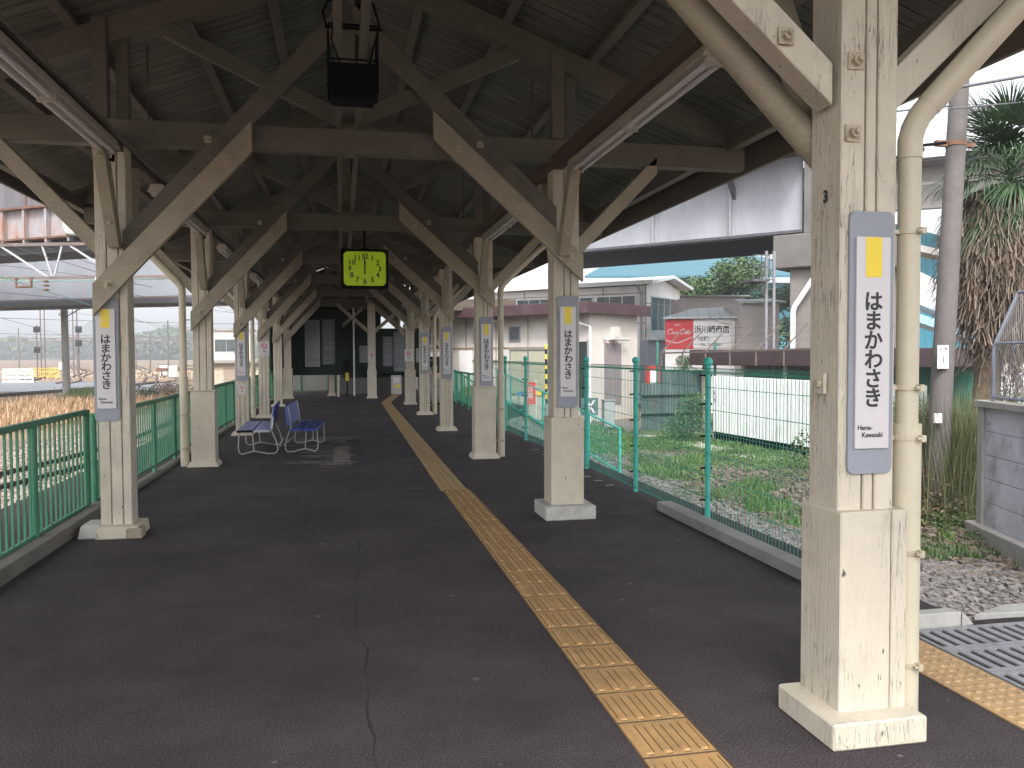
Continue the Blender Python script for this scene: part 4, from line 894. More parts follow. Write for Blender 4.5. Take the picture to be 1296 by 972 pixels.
# wires from the pole and above
WR = mat('grey_cable', (.10,.10,.12), rough=.6, bump=0, var=0)
def wire(p, q, r=.012, sag=.2, label='overhead cable', grp='overhead cables on the right', mt=WR, name='overhead_cable'):
    mb = MB(); p = Vector(p); q = Vector(q); n = 12
    mb.tube([p.lerp(q, i/n)-Vector((0,0,sag*4*(i/n)*(1-i/n))) for i in range(n+1)], r, 5); o = mb.build(name, mt, fix=False); tag(o, label, 'cable', grp); return o
wire(at(1206,112,10.6), at(1420,75,14), .022, 0, 'thick cable leaving the leaning concrete pole to the right, topmost')
wire(at(1200,138,10.6), at(1420,118,16), .012, 0, 'thin pale cable below the thick one right of the leaning pole')
wire(at(1060,148,16), at(1206,134,10.6), .012, 0, 'thin cable reaching the leaning pole from the left at its rusty band')
# palm
PP = at(1262,449,13.2); PP.z = -1
pm_ = empty('palm_tree', PP); tag(pm_, 'tall fan palm with a shaggy skirt of dead fronds at the right edge', 'palm tree')
BARK = mat('palm_bark', (.10,.07,.05), rough=1, var=.4, vscale=10, bump=1, bscale=30)
tk_ = MB(); pts = [(-.34,0,0),(-.26,0,1.2),(-.14,0,2.4),(.08,0,3.6),(.2,0,5.0)]; tk_.tube(pts, .20, 16, .17); trunk = tk_.build('trunk', BARK, pm_, smooth=True)
rn = random.Random(8); mb = MB()
for _ in range(500): # fibrous trunk texture
    a = rn.uniform(0,6.28); z = rn.uniform(.1,3.4); r = .2; x_, y_ = r*math.cos(a)+z*.045, r*math.sin(a)
    mb.beam((x_,y_,z),(x_+rn.uniform(-.05,.05)+.08*math.cos(a),y_+.08*math.sin(a),z+rn.uniform(.08,.22)),.02,.008)
mb.build('fibre', BARK, trunk, fix=False)
FR = leafmat('palm_leaf', (.012,.035,.018), (.10,.17,.08), rough=.4)
DEAD = leafmat('dead_frond', (.04,.029,.022), (.25,.19,.145), rough=.9)
TOP = Vector((.2,0,5.05))
def fan(mb, c, dr, L_, droop, nb, rn, spread=1.9, wd=.028):
    dr = dr.normalized(); side = dr.cross(Vector((0,0,1)))
    if side.length < .1: side = Vector((1,0,0))
    side.normalize(); up = side.cross(dr)
    for i in range(nb):
        a = (i/(nb-1)-.5)*spread*1.3; dv = (dr*math.cos(a)+side*math.sin(a)+up*rn.uniform(-.08,.12)).normalized(); l = L_*(1-.25*abs(a)/1.3)*rn.uniform(.9,1.05)
        w_ = wd; p0 = c; segs = []; p_ = Vector(c); v = dv.copy()
        for k in range(5):
            segs.append(p_.copy()); p_ = p_+v*l/4; v = (v+Vector((0,0,-1))*droop*(k+1)*.22).normalized()
        ws = [.006, w_, w_*.9, w_*.5, .002]; s_ = dv.cross(up).normalized()
        base = len(mb.v)
        for q, ww in zip(segs, ws): mb.v += [tuple(q-s_*ww*.5), tuple(q+s_*ww*.5)]
        for k in range(4): mb.f.append((base+2*k, base+2*k+1, base+2*k+3, base+2*k+2)); mb.mi.append(0)
for i in range(84):
    a = rn.uniform(0, 6.28); el = rn.uniform(-1.0, 1.25); dr = Vector((math.cos(a)*math.cos(el), math.sin(a)*math.cos(el), math.sin(el)))
    st = TOP+Vector((0,0,.15+.25*el)); tip = st+dr*rn.uniform(.40,.75)
    mb = MB(); mb.tube([st, st.lerp(tip,.5)+Vector((0,0,.04)), tip], .014, 5, .008)
    fan(mb, tip, dr+Vector((0,0,-.25)), rn.uniform(.7,1.15), .75 if el < .5 else rn.uniform(.35,.6), 24, rn, rn.uniform(1.5,2.0))
    mb.build('frond', FR, pm_, fix=False)
mb = MB()
for i in range(8000):
    a = rn.uniform(0,6.28); z = 4.95-abs(rn.gauss(0,1))*.8-rn.random()*.9; r = .2+rn.random()*.72*max(.2,min(1,(z-1.9)/1.5)); 
    if z < 2.0: continue
    c = Vector((.18+r*math.cos(a), r*math.sin(a), z)); L_ = rn.uniform(.18,.6); dv = Vector((math.cos(a)*.3+rn.gauss(0,.2), math.sin(a)*.3+rn.gauss(0,.2), -1)).normalized()
    mb.beam(c, c+dv*L_*.5+Vector((rn.gauss(0,.025),rn.gauss(0,.025),0)), .016*rn.uniform(.4,1.2), .004); mb.beam(c+dv*L_*.5, c+dv*L_+Vector((rn.gauss(0,.06),rn.gauss(0,.06),0)), .012, .003)
tag(mb.build('dead_frond_skirt', DEAD, pm_, fix=False), 'shaggy brown dead fronds', None, kind='stuff')
PC = at(1195,520,12.4); PC.z = -1
pg = empty('pampas_clump', (8.6,10.75,-1)); tag(pg, 'tall clump of green reed grass between the pole and concrete wall', 'plant')
blades('blade', lambda r: (r.gauss(0,.40), r.gauss(0,.36)), 4200, .9, 2.1, .007, leafmat('reed', (.02,.04,.012), (.16,.17,.075)), 31, '', z=0, lean=.38, parent=pg)
s3 = empty('shrub', (8.05,10.15,-1)); tag(s3, 'dark brown and green tangle hiding the foot of the leaning pole', 'shrub')
def _lc(*a): return leafcloud(*a)
sh = empty('shrub', (9.6,13.2,-1)); tag(sh, 'dark tangled shrub behind the reed grass under the palm', 'shrub')
def leafcloud(mb, blobs, n, size, rn, flat=.0):
    tot = sum(b[3] for b in blobs)
    for _ in range(n):
        u = rn.uniform(0, tot)
        for bl in blobs:
            u -= bl[3]
            if u <= 0: break
        v = Vector((rn.gauss(0,1), rn.gauss(0,1), rn.gauss(0,1))).normalized()*(rn.random()**.4)
        c = Vector(bl[:3])+Vector((v.x*bl[3], v.y*bl[3], v.z*bl[3]*(bl[4] if len(bl) > 4 else .75)))
        a = Vector((rn.gauss(0,1), rn.gauss(0,1), rn.gauss(0,.6))).normalized()*size*rn.uniform(.6,1.3); b_ = a.cross(Vector((rn.gauss(0,1), rn.gauss(0,1), rn.gauss(0,1)))).normalized()*size*.5
        mb.quad(c-a*.5, c+b_*.5, c+a*.5, c-b_*.5)
mb = MB(); leafcloud(mb, [(0,0,.25,.5),(-.5,.35,.35,.5),(.35,.3,.4,.45),(-.15,.5,.75,.4),(-1.0,.7,.3,.5),(-.6,.9,.8,.5)], 5200, .065, rn); mb.build('foliage', leafmat('tangle', (.02,.035,.012), (.16,.13,.07)), s3, fix=False)
mb = MB()
for i in range(60): a_ = rn.uniform(0,6.28); l_ = rn.uniform(.3,.9); mb.tube([(rn.gauss(-.2,.4),rn.gauss(.3,.3),.1),(rn.gauss(-.2,.5),rn.gauss(.3,.4),.3+l_*.5),(rn.gauss(-.2,.7),rn.gauss(.3,.5),.2+l_)], .006, 4, .002)
mb.build('twigs', leafmat('twig', (.07,.04,.025), (.25,.17,.10)), s3, fix=False)
mb = MB(); leafcloud(mb, [(0,0,.8,1.0),(-.8,.8,.6,.8),(.7,.9,1.0,.9)], 3500, .09, rn); mb.build('foliage', leafmat('dark_shrub', (.03,.06,.02), (.12,.16,.06)), sh, fix=False)
mb = MB(); 
for i in range(14): mb.tube([(0,0,0),(rn.gauss(0,.4),rn.gauss(0,.4),.9),(rn.gauss(0,.8),rn.gauss(0,.8),1.6)], .02, 5, .006)
mb.build('branches', BARK, sh)
# ================================================================= trees
def tree(name, base, h, cr, label, mats, seed, n=5000, lsize=.28, grp=None, trunk_r=.25, cat='tree'):
    rn = random.Random(seed); root = empty(name, base); tag(root, label, cat, grp)
    mb = MB(); tips = []
    mb.tube([(0,0,0),(.1,0,h*.3),(0,.1,h*.55)], trunk_r, 9, trunk_r*.6)
    blobs = []
    for i in range(13):
        a = rn.uniform(0,6.28); r = cr*rn.uniform(.2,.8); z = h*rn.uniform(.5,.95)-.25*r
        mb.tube([(0,.05,h*.4),(r*.5*math.cos(a), r*.5*math.sin(a), (h*.45+z)/2), (r*math.cos(a), r*math.sin(a), z)], trunk_r*.4, 6, .03)
        blobs.append((r*math.cos(a), r*math.sin(a), z, cr*rn.uniform(.25,.42), .62))
    mb.build('trunk', BARK, root, fix=False)
    mb = MB(); leafcloud(mb, blobs, n, lsize, rn); mb.build('crown', mats, root, fix=False); return root
TL = leafmat('tree_leaf', (.015,.045,.015), (.085,.15,.05))
TL2 = leafmat('tree_leaf_dark', (.02,.05,.025), (.07,.13,.05))
def gpos(px, d): p = at(px, 449, d); return Vector((p.x, p.y, -1))
tree('broadleaf_tree', gpos(915, 55), 9.6, 4.6, 'broad green tree rising behind the sheds, under the grey girder', TL, 41, 13000, .26)
tree('broadleaf_tree', gpos(868, 58), 8.3, 3.0, 'smaller tree joined to the left of the big one above the white building', TL, 42, 5000, .26)
tree('broadleaf_tree', gpos(672, 75), 8.6, 3.2, 'dark tree top showing over the white building roof left of the second right column', TL2, 43, 5000, .3)
tree('broadleaf_tree', gpos(1010, 60), 8.0, 3.5, 'tree partly hidden behind the concrete pier', TL2, 44, 4000, .3)
# ================================================================= buildings on the right
WALLW = mat('white_siding', (.78,.77,.77), rough=.7, var=.08, vscale=1.2, bump=.05, dirt=(.38,.32,.25), dscale=.9, dlo=.58, dhi=.85)
WALLC = mat('cream_siding', (.56,.53,.49), rough=.75, var=.1, vscale=1.2, bump=.05, dirt=(.30,.25,.20), dscale=1.0, dlo=.55, dhi=.85)
WALLP = mat('pink_siding', (.46,.42,.40), rough=.75, var=.08, vscale=1.2, bump=.05)
TRIMB = mat('brown_trim', (.30,.24,.19), rough=.7, var=.2)
PURP = mat('maroon_fascia', (.062,.034,.040), rough=.5, var=.2, vscale=3, dirt=(.11,.08,.08), dscale=2, dlo=.5, dhi=.9)
GLASS = mat('window_glass', (.07,.085,.09), rough=.12, var=.3, vscale=1.5, bump=0)
LROOF = banded('pale_roof', (.50,.54,.56), 'X', .45, line=.08, linecol=(.3,.33,.35), boardvar=.05, rough=.5)
def frame_local(p, q):
    "local frame with x along the facade from p to q, y into the building"
    d_ = (q-p); d_.z = 0; a = math.atan2(d_.y, d_.x); return a, d_.length
def window(par, x0, x1, z0, z1, y=0, n=2, name='window', side=None):
    mb = MB(); t_ = .05
    def bx(a0,a1,c0,c1,y0,y1):
        if side is None: mb.box(a0,a1,y0,y1,c0,c1)
        else: mb.box(side-y1 if False else side+(-y1), side+(-y0), a0, a1, c0, c1)
    bx(x0-t_,x0,z0-t_,z1+t_,y-.05,y-.001); bx(x1,x1+t_,z0-t_,z1+t_,y-.05,y-.001); bx(x0,x1,z0-t_,z0,y-.05,y-.001); bx(x0,x1,z1,z1+t_,y-.05,y-.001)
    for i in range(1, n): xm = x0+(x1-x0)*i/n; bx(xm-.02,xm+.02,z0,z1,y-.045,y-.001)
    f = mb.build('window', STEEL, par)
    mb = MB(); bx(x0,x1,z0,z1,y-.02,y-.0005); mb.build('pane', GLASS, f); return f
# one-storey cream building with the maroon eave
P0_ = at(746,449,30.5); P0_.z = -1; Q0_ = at(520,449,36.5); Q0_.z = -1
a, L_ = frame_local(Q0_, P0_)
b1_ = empty('low_building', Q0_, a); tag(b1_, 'cream single storey building with a maroon flat eave and small square vents', 'building')
H1 = 3.98
mb = MB(); mb.box(0,L_,0,3.3,0,H1); wl1 = mb.build('wall', WALLC, b1_)
mb = MB(); mb.box(-.5,L_+.35,-.65,3.7,H1,H1+.05); mb.box(-.5,L_+.35,-.7,-.62,H1-.03,H1+.38); mb.box(L_+.30,L_+.38,-.62,3.7,H1-.03,H1+.38); mb.box(-.4,L_+.3,-.6,3.6,H1+.052,H1+.36); mb.build('roof', PURP, b1_, .01)
mb = MB(); x_ = .02
while x_ < L_: mb.box(x_,x_+.05,-.02,-.001,0,H1-.002); x_ += 1.62
mb.box(0,L_,-.025,-.0015,2.72,2.78); mb.build('trim', TRIMB, b1_)
for xx in (L_-1.6, L_-3.5, L_-5.4): window(b1_, xx-.24, xx+.24, 3.05, 3.55, 0, 1)
mb = MB(); mb.box(L_+.002,L_+.3,1.2,1.6,3.1,3.5); mb.tube([(L_+.05,.9,3.05),(L_+.25,1.0,3.05),(L_+.25,2.3,3.05)],.05,8); mb.build('vent_hood', WALLC, b1_)
window(b1_, L_-3.7, L_-1.9, 1.0, 2.65, 0, 2).children[0].data.materials[0] = mat('curtained_glass', (.38,.38,.30), rough=.3, var=.15, vscale=4, stretch=(4,1,.2))
mb = MB(); mb.box(L_-.62,L_-.08,-.03,-.001,.5,2.95); dr_ = mb.build('door', mat('dark_door', (.025,.035,.035), rough=.4), b1_); mb = MB(); mb.box(L_-.08,L_-.02,-.05,-.002,.5,3.0); mb.box(L_-.68,L_-.62,-.05,-.002,.5,3.0); mb.build('frame', STEEL, dr_)
mb = MB(); mb.box(L_+.001,L_+.03,.95,1.55,.6,2.9); mb.box(L_+.001,L_+.03,1.6,2.1,.6,2.9); mb.build('shutter', mat('grey_shutter', (.24,.21,.22), rough=.6, var=.1), b1_)
mb = MB(); mb.tube([(L_-.3,-.55,H1+.0),(L_-.3,-.55,H1-.3),(L_+.08,-.08,H1-.5),(L_+.08,-.08,0)], .05, 8); mb.build('downpipe', WPAINT, b1_, smooth=True)
mb = MB(); mb.box(1.2,2.4,-.022,-.0013,.9,2.6); mb.box(2.9,3.6,-.022,-.0013,.6,2.65); mb.build('siding_patch', WALLW, b1_)
# two-storey white building behind
P0_ = at(818,449,42); P0_.z = -1; Q0_ = at(600,449,47.5); Q0_.z = -1
a, L_ = frame_local(Q0_, P0_); b2_ = empty('two_storey_building', Q0_, a); tag(b2_, 'white two storey building with banded windows and a pale shallow roof', 'building')
H2 = 5.95
mb = MB(); mb.box(0,L_,0,4.6,0,H2-.05); mb.prism([(L_-.01,0,H2-.06),(L_-.01,4.6,H2-.06),(L_-.01,2.3,H2+.35)], (-.2,0,0)); mb.build('wall', WALLW, b2_)
mb = MB(); mb.prism([(-.3,-.5,H2-.02),(-.3,2.3,H2+.42),(-.3,5.1,H2-.02),(-.3,5.1,H2+.12),(-.3,2.3,H2+.58),(-.3,-.5,H2+.14)], (L_+.9,0,0)); mb.build('roof', LROOF, b2_)
mb = MB(); mb.box(-.3,L_+.6,-.62,-.502,H2-.04,H2+.16); mb.build('gutter', WPAINT, b2_)
mb = MB()
for x_ in [L_-.06-i*2.35 for i in range(5)]: mb.box(x_,x_+.05,-.02,-.001,0,H2-.06)
mb.box(0,L_,-.018,-.0012,5.52,5.56); mb.box(0,L_,-.018,-.0012,4.0,4.05)
mb.box(L_+.001,L_+.02,0,4.6,5.0,5.05); mb.build('trim', TRIMB, b2_)
for i in range(4): xx = L_-2.4*i-2.7; window(b2_, xx, xx+2.1, 4.55, 5.4, 0, 3)
def swin(par, X_, y0, y1, z0, z1, n=3):
    mb = MB(); t_ = .05
    mb.box(X_+.001,X_+.05,y0-t_,y0,z0-t_,z1+t_); mb.box(X_+.001,X_+.05,y1,y1+t_,z0-t_,z1+t_); mb.box(X_+.001,X_+.05,y0,y1,z0-t_,z0); mb.box(X_+.001,X_+.05,y0,y1,z1,z1+t_)
    for i in range(1,n): ym = y0+(y1-y0)*i/n; mb.box(X_+.001,X_+.045,ym-.025,ym+.025,z0,z1)
    f = mb.build('window', STEEL, par); mb = MB(); mb.box(X_+.0005,X_+.02,y0,y1,z0,z1); mb.build('pane', GLASS, f)
swin(b2_, L_, .6, 4.0, 3.6, 5.35, 4)
mb = MB(); mb.tube([(L_-.25,-.56,H2),(L_-.25,-.1,H2-.5),(L_-.25,-.1,.1)], .06, 8); mb.build('downpipe', mat('grey_downpipe', (.35,.37,.40), rough=.5), b2_, smooth=True)
# warehouse with the teal roof far behind
TEAL = banded('teal_roof', (.022,.12,.16), 'X', 1.1, line=.12, linecol=(.015,.09,.12), boardvar=.04, rough=.5)
wh = empty('warehouse', gpos(860,120), 0); tag(wh, 'big warehouse with a bright teal pitched roof beyond the trees', 'warehouse')
c0_ = at(740,352,112); c1_ = at(800,318,140); c2_ = at(1060,300,140); c3_ = at(1075,352,112)
W_ = [Vector(v)-wh.location for v in (c0_, c1_, c2_, c3_)]
for v in W_: v.z = max(v.z, 5)
eave = W_[0].z; rid = W_[1].z
mb = MB(); mb.prism([W_[0], (W_[3].x, W_[3].y, eave), (W_[3].x, W_[1].y, rid), W_[1]], (0,0,.3)); mb.prism([W_[1], (W_[3].x, W_[1].y, rid), (W_[3].x+4, W_[1].y+28, eave), (W_[1].x+7, W_[1].y+28, eave)], (0,0,.3)); mb.build('roof', TEAL, wh)
mb = MB(); mb.prism([(W_[0].x+.5,W_[0].y+.5,0),(W_[3].x-.5,W_[0].y+.5,0),(W_[3].x-.5,W_[1].y+26,0),(W_[1].x+8,W_[1].y+26,0)], (0,0,eave-.2)); mb.build('wall', mat('teal_wall', (.06,.26,.36), rough=.7, var=.1), wh)
# teal building behind the palm
w2 = at(1105,300,60); w2 = Vector((w2.x, w2.y, -1)); tw = empty('teal_building', w2, R_(-20)); tag(tw, 'blue corrugated building behind the drainpipe and utility pole', 'building')
mb = MB(); zt = 1.5+(449-272)*60/FPX+1; mb.prism([(-2,0,0),(9.5,0,0),(9.5,0,zt-3.2),(-2,0,zt+.2)], (0,8,0)); mb.build('wall', banded('blue_corrugated', (.07,.33,.45), 'X', .5, line=.2, linecol=(.05,.25,.36), boardvar=.05), tw)
# small sheds and the shop sign
shd = empty('shop_shed', gpos(842,35.5), -.38); tag(shd, 'small shop shed with a pale sloping roof carrying the red and white sign', 'shed')
def shz(py, d=35.5): return 1.5+(449-py)*d/FPX+1
mb = MB(); mb.box(0,3.4,.06,2.2,0,shz(404)); mb.build('wall', WALLW, shd)
mb = MB(); mb.prism([(-.1,-.25,shz(406)+.02),(3.45,-.25,shz(406)+.02),(3.9,2.9,shz(388)),(1.2,2.9,shz(390))], (0,0,.06)); mb.build('roof', LROOF, shd)
mb = MB(); mb.tube([(2.05,-.2,shz(405)),(2.2,-.1,shz(409)),(2.75,-.1,shz(413)),(2.75,-.1,.3)], .035, 7); mb.build('downpipe', WPAINT, shd)
mb = MB(); mb.box(2.85,3.0,-.02,.059,shz(445),shz(405)); mb.build('post', TRIMB, shd)
sgn = empty('shop_sign', shd.location+Vector((0,0,0)), -.38); tag(sgn, 'red soft drink panel joined to a white shop name board on the shed front', 'shop sign')
zt, zb = shz(406), shz(443); rx = 1.155; wx = 2.68
mb = MB(); mb.box(.0,rx,-.0,.05,zb,zt); rp_ = mb.build('red_panel', mat('drink_red', (.56,.03,.04), rough=.45, var=.05, bump=0), sgn)
mb = MB(); mb.box(rx+.003,wx,-.0,.05,zb+.02,zt-.02); wp_ = mb.build('white_panel', WPAINT, sgn)
# script lettering drawn stroke by stroke
def strokes(par, S, ox, oz, sc, y, r, mt, sh_=.25, name='script_lettering'):
    mb = MB()
    for st in S: mb.tube([(ox+(u+v*sh_)*sc, y, oz+v*sc) for (u, v) in st], r, 5)
    o = mb.build(name, mt, par, fix=False)
    return o
def arc(cx, cy, rx_, ry_, a0, a1, n=9): return [(cx+rx_*math.cos(R_(a0+(a1-a0)*i/n)), cy+ry_*math.sin(R_(a0+(a1-a0)*i/n))) for i in range(n+1)]
C_ = lambda x: arc(x+.42,.45,.42,.5,50,310,14)
S = [C_(0), arc(1.0,.2,.16,.2,0,360), [(1.45,.35)]+arc(1.42,.2,.15,.2,60,320), arc(1.82,.2,.15,.2,0,360)+[(1.98,.0)], [(2.1,.28),(2.35,.28)],
     arc(2.78,.45,.42,.5,50,310,14), arc(3.42,.2,.16,.2,0,360), [(3.62,0),(3.8,.75),(3.9,.8),(3.85,.5),(3.78,.05),(3.95,.02)], arc(4.2,.2,.15,.2,0,360)+[(4.38,.0)],
     [(.5,.95),(.9,.9),(.7,.75)], [(3.2,.98),(2.7,.8),(3.1,.6)]]
strokes(rp_, S, .08, zb+.62, .215, -.006, .017, WHITE)
mb = MB(); up1 = [(i/14*rx, zb+.30+.10*math.sin(i/14*5.2+2.6)+.02*i/14*3) for i in range(15)]
for (xa, za), (xb, zb2) in zip(up1, up1[1:]): mb.prism([(xa,-.004,za),(xb,-.004,zb2),(xb,-.004,zb2+.055),(xa,-.004,za+.055)], (0,.003,0))
mb.build('white_wave', mat('wave_white', (.62,.40,.42), bump=0), rp_)
text('small_lettering', 'ENJOY', .09, WHITE, rp_, (.5,-.004,zb+.99), bold=.002)
text('lettering', '浜川崎商店', .335, INK, wp_, (rx+.755,-.004,zb+.80), bold=.009, sx=.86)
text('lettering', '（佐藤）', .20, INK, wp_, (rx+.42,-.004,zb+.42), bold=.004, sx=.85)
text('lettering', 'TEL. 322-0007', .15, INK, wp_, (rx+.72,-.004,zb+.16), bold=.003)
def hut(px0, px1, d, ptop, peave, col, label, depth=3, roofc=None, slope=.0):
    p_ = gpos(px0, d); L_ = (px1-px0)*d/FPX*1.02; r_ = empty('shed', p_, -.2); tag(r_, label, 'shed')
    z1 = shz(peave, d); z2 = shz(ptop, d)
    mb = MB(); mb.box(0,L_,0,depth,0,z1); mb.build('wall', col, r_)
    mb = MB(); mb.prism([(-.15,-.3,z1+.003),(L_+.2,-.3,z1+.003),(L_+.5,depth,z2),(.5,depth,z2)], (0,0,.07)); mb.build('roof', roofc or LROOF, r_); return r_
hut(866, 940, 40, 375, 378, WALLP, 'low pinkish shed wall behind the shop sign roof', 3, METALROOF)
hut(939, 985, 34, 377, 386, WALLP, 'pink shed with a pale roof beside the bridge pier', 3)
hut(820, 845, 38.5, 420, 432, mat('grey_blue_wall', (.25,.28,.33), var=.15), 'narrow grey lean-to between the white building and the shop sign', 2)
# brown flat-roofed bicycle shelter
sb0 = at(872,449,27.5); sb1 = at(1190,449,21.0); sb0.z = sb1.z = -1; a, L_ = frame_local(sb0, sb1)
sr = empty('shelter', sb0, a); tag(sr, 'low shelter with a dark brown flat roof behind the white corrugated screen', 'shelter')
mb = MB(); mb.box(0,L_,0,3,2.12,2.62); mb.build('roof', mat('dark_brown_roof', (.045,.028,.030), rough=.5, var=.2, vscale=2), sr, .02)
for i in range(6): mb = MB(); mb.box(.3+i*L_/5.3,.38+i*L_/5.3,.3,.38,0,2.118); mb.build('post', mat('beige_post', (.40,.36,.28)), sr)
mb = MB(); mb.box(0,L_,2.8,2.9,.2,2.1); mb.build('back_wall', mat('dull_grey_sheet', (.14,.14,.13), var=.3), sr)  # back wall in one dull grey tone
# white corrugated screen
s0_ = at(903,449,24); s1_ = at(1175,449,16.2); s0_.z = s1_.z = -1; a, L_ = frame_local(s0_, s1_)
ws = empty('corrugated_screen', s0_, a); tag(ws, 'long white corrugated sheet screen on short legs beyond the turquoise fence', 'screen')
mb = MB(); n = int(L_/.09); P_ = []
for i in range(n):
    x_ = i*.09; P_ += [(x_,0),(x_+.03,0),(x_+.045,-.022),(x_+.075,-.022)]
P_.append((n*.09,0))
for (xa, ya), (xb, yb2) in zip(P_, P_[1:]): mb.add([(xa,ya,.28),(xb,yb2,.28),(xb,yb2,1.86),(xa,ya,1.86),(xa,ya+.004,.28),(xb,yb2+.004,.28),(xb,yb2+.004,1.86),(xa,ya+.004,1.86)], [(0,1,2,3),(7,6,5,4),(3,2,6,7),(4,5,1,0)])
mb.build('sheet', mat('white_sheet', (.72,.77,.74), rough=.5, var=.06, vscale=1.5, dirt=(.42,.45,.40), dscale=1, dlo=.55, dhi=.9), ws, fix=False)
for i in range(7): mb = MB(); mb.box(.1+i*1.6,.18+i*1.6,.05,.13,0,1.7); mb.build('leg', CONC, ws)
mb = MB(); mb.box(0,L_,.03,.05,.05,.27); mb.build('dark_skirt', BLACK, ws)
bp_ = MB(); bp_.box(.05,.23,-.05,-.04,1.2,1.55); o = bp_.build('notice_plate', WPAINT, ws); text('lettering', 'B', .13, mat('blue_ink', (.05,.10,.35), bump=0), o, (.14,-.052,1.38), bold=.003)
# dark plank fence and things left of it
df = empty('plank_fence', gpos(812,27), .12); tag(df, 'dark green sheet fence and gate left of the white corrugated screen', 'fence')
mb = MB()
for i in range(22): mb.box(i*.105,i*.105+.085,0,.03,.05,1.95 if i > 6 else 1.55)
mb.build('sheet', mat('dark_green_sheet', (.055,.085,.085), rough=.6, var=.3, vscale=2), df); mb = MB(); mb.box(0,2.3,-.05,-.01,1.1,1.16); mb.box(0,2.3,-.05,-.01,.5,.56); mb.build('rail', BLACK, df)
sv = empty('shrub', gpos(874,23.5)); tag(sv, 'green vine bush at the left end of the white corrugated screen', 'shrub')
mb = MB(); leafcloud(mb, [(0,0,.6,.6),(.1,0,1.1,.45),(-.3,.2,.4,.5)], 2600, .075, rn); mb.build('foliage', TL, sv, fix=False); mb = MB(); mb.tube([(0,0,0),(.05,0,1.2)], .03, 6, .01); mb.build('stem', BARK, sv)
ps = empty('shrub', gpos(866,31)); tag(ps, 'small dark pine shrub above the plank fence below the red sign', 'shrub')
mb = MB(); leafcloud(mb, [(0,0,1.6,.55,1.2),(0,0,2.2,.35)], 2200, .07, rn); mb.build('foliage', TL2, ps, fix=False); mb = MB(); mb.tube([(0,0,0),(0,0,2.0)], .05, 6); mb.build('trunk', BARK, ps)
# red vending post, meter box, crossing marker, striped pole
def small(name, px, d, label, cat, build_):
    r_ = empty(name, gpos(px, d), 0); tag(r_, label, cat); build_(r_); return r_
def b_red(r_):
    mb = MB(); mb.box(-.22,.22,-.2,.2,.4,2.05); mb.build('case', RED, r_, .02); mb = MB(); mb.box(-.16,.16,-.21,-.201,1.0,1.9); mb.build('front_panel', WPAINT, r_)
small('vending_machine', 826, 31, 'red vending machine beside the dark plank fence', 'vending machine', b_red)
def b_meter(r_): 
    mb = MB(); mb.box(-.17,.17,-.12,.12,.3,1.1); mb.build('cabinet', mat('grey_cabinet', (.28,.30,.30), rough=.5), r_, .02); mb = MB(); mb.box(-.19,.19,-.14,.14,1.101,1.14); mb.build('lid', STEEL, r_); mb = MB(); mb.tube([(0,0,0),(0,0,.3)], .04, 8); mb.build('leg', STEEL, r_)
small('equipment_cabinet', 770, 25, 'grey metal cabinet on a post behind the turquoise fence', 'cabinet', b_meter)
def b_sign(r_):
    mb = MB(); mb.box(-.24,.24,-.01,.01,.85,1.32); q = mb.build('plate', mat('slate_plate', (.08,.12,.14)), r_); mb = MB(); mb.prism([(-.14,-.013,1.26),(-.02,-.013,1.09),(-.14,-.013,.92),(-.05,-.013,.92),(.06,-.013,1.09),(-.05,-.013,1.26)], (0,.002,0)); mb.prism([(.16,-.013,1.26),(.05,-.013,1.09),(.16,-.013,.92),(.10,-.013,.92),(0,-.013,1.09),(.10,-.013,1.26)], (0,.002,0)); mb.build('white_mark', WHITE, q)
    mb = MB(); mb.tube([(0,.03,0),(0,.03,.9)], .03, 8); mb.build('post', STEEL, r_)
small('marker_sign', 746, 22.5, 'dark square marker with a white chevron cross behind the fence', 'sign', b_sign)
def b_stripe(r_):
    for i in range(12): mb = MB(); mb.tube([(0,0,.9+i*.16),(0,0,.9+i*.16+.158)], .036, 12); mb.build('band', YEL if i % 2 else BLACK, r_)
    mb = MB(); mb.tube([(0,0,0),(0,0,.9)], .05, 12); mb.build('base', STEEL, r_)
small('striped_pole', 691, 27, 'yellow and black striped pole beside the ramp', 'pole', b_stripe)
def b_ban(r_):
    mb = MB(); mb.box(-.2,.2,-.01,.01,.7,1.5); q = mb.build('cloth', RED, r_); text('lettering', '注意', .2, WHITE, q, (0,-.012,1.25), vertical=.22, bold=.003); mb = MB(); mb.tube([(.21,0,0),(.21,0,1.6)], .015, 6); mb.build('post', WPAINT, r_)
small('red_banner', 671, 30, 'small red banner with white characters behind the ramp mesh', 'banner', b_ban)
def b_bar(r_):
    for i in range(9): mb = MB(); mb.box(i*.22,i*.22+.22,-.03,.03,1.0,1.15); mb.build('stripe', YEL if i % 2 else mat('tarp_blue', (.08,.22,.45)), r_)
    mb = MB(); mb.box(.02,.06,-.02,.02,0,1.0); mb.box(1.9,1.94,-.02,.02,0,1.0); mb.build('leg', STEEL, r_)
small('barrier', 655, 30.5, 'yellow and blue striped barrier by the low building', 'barrier', b_bar)
mb = MB(); rnb = random.Random(2)
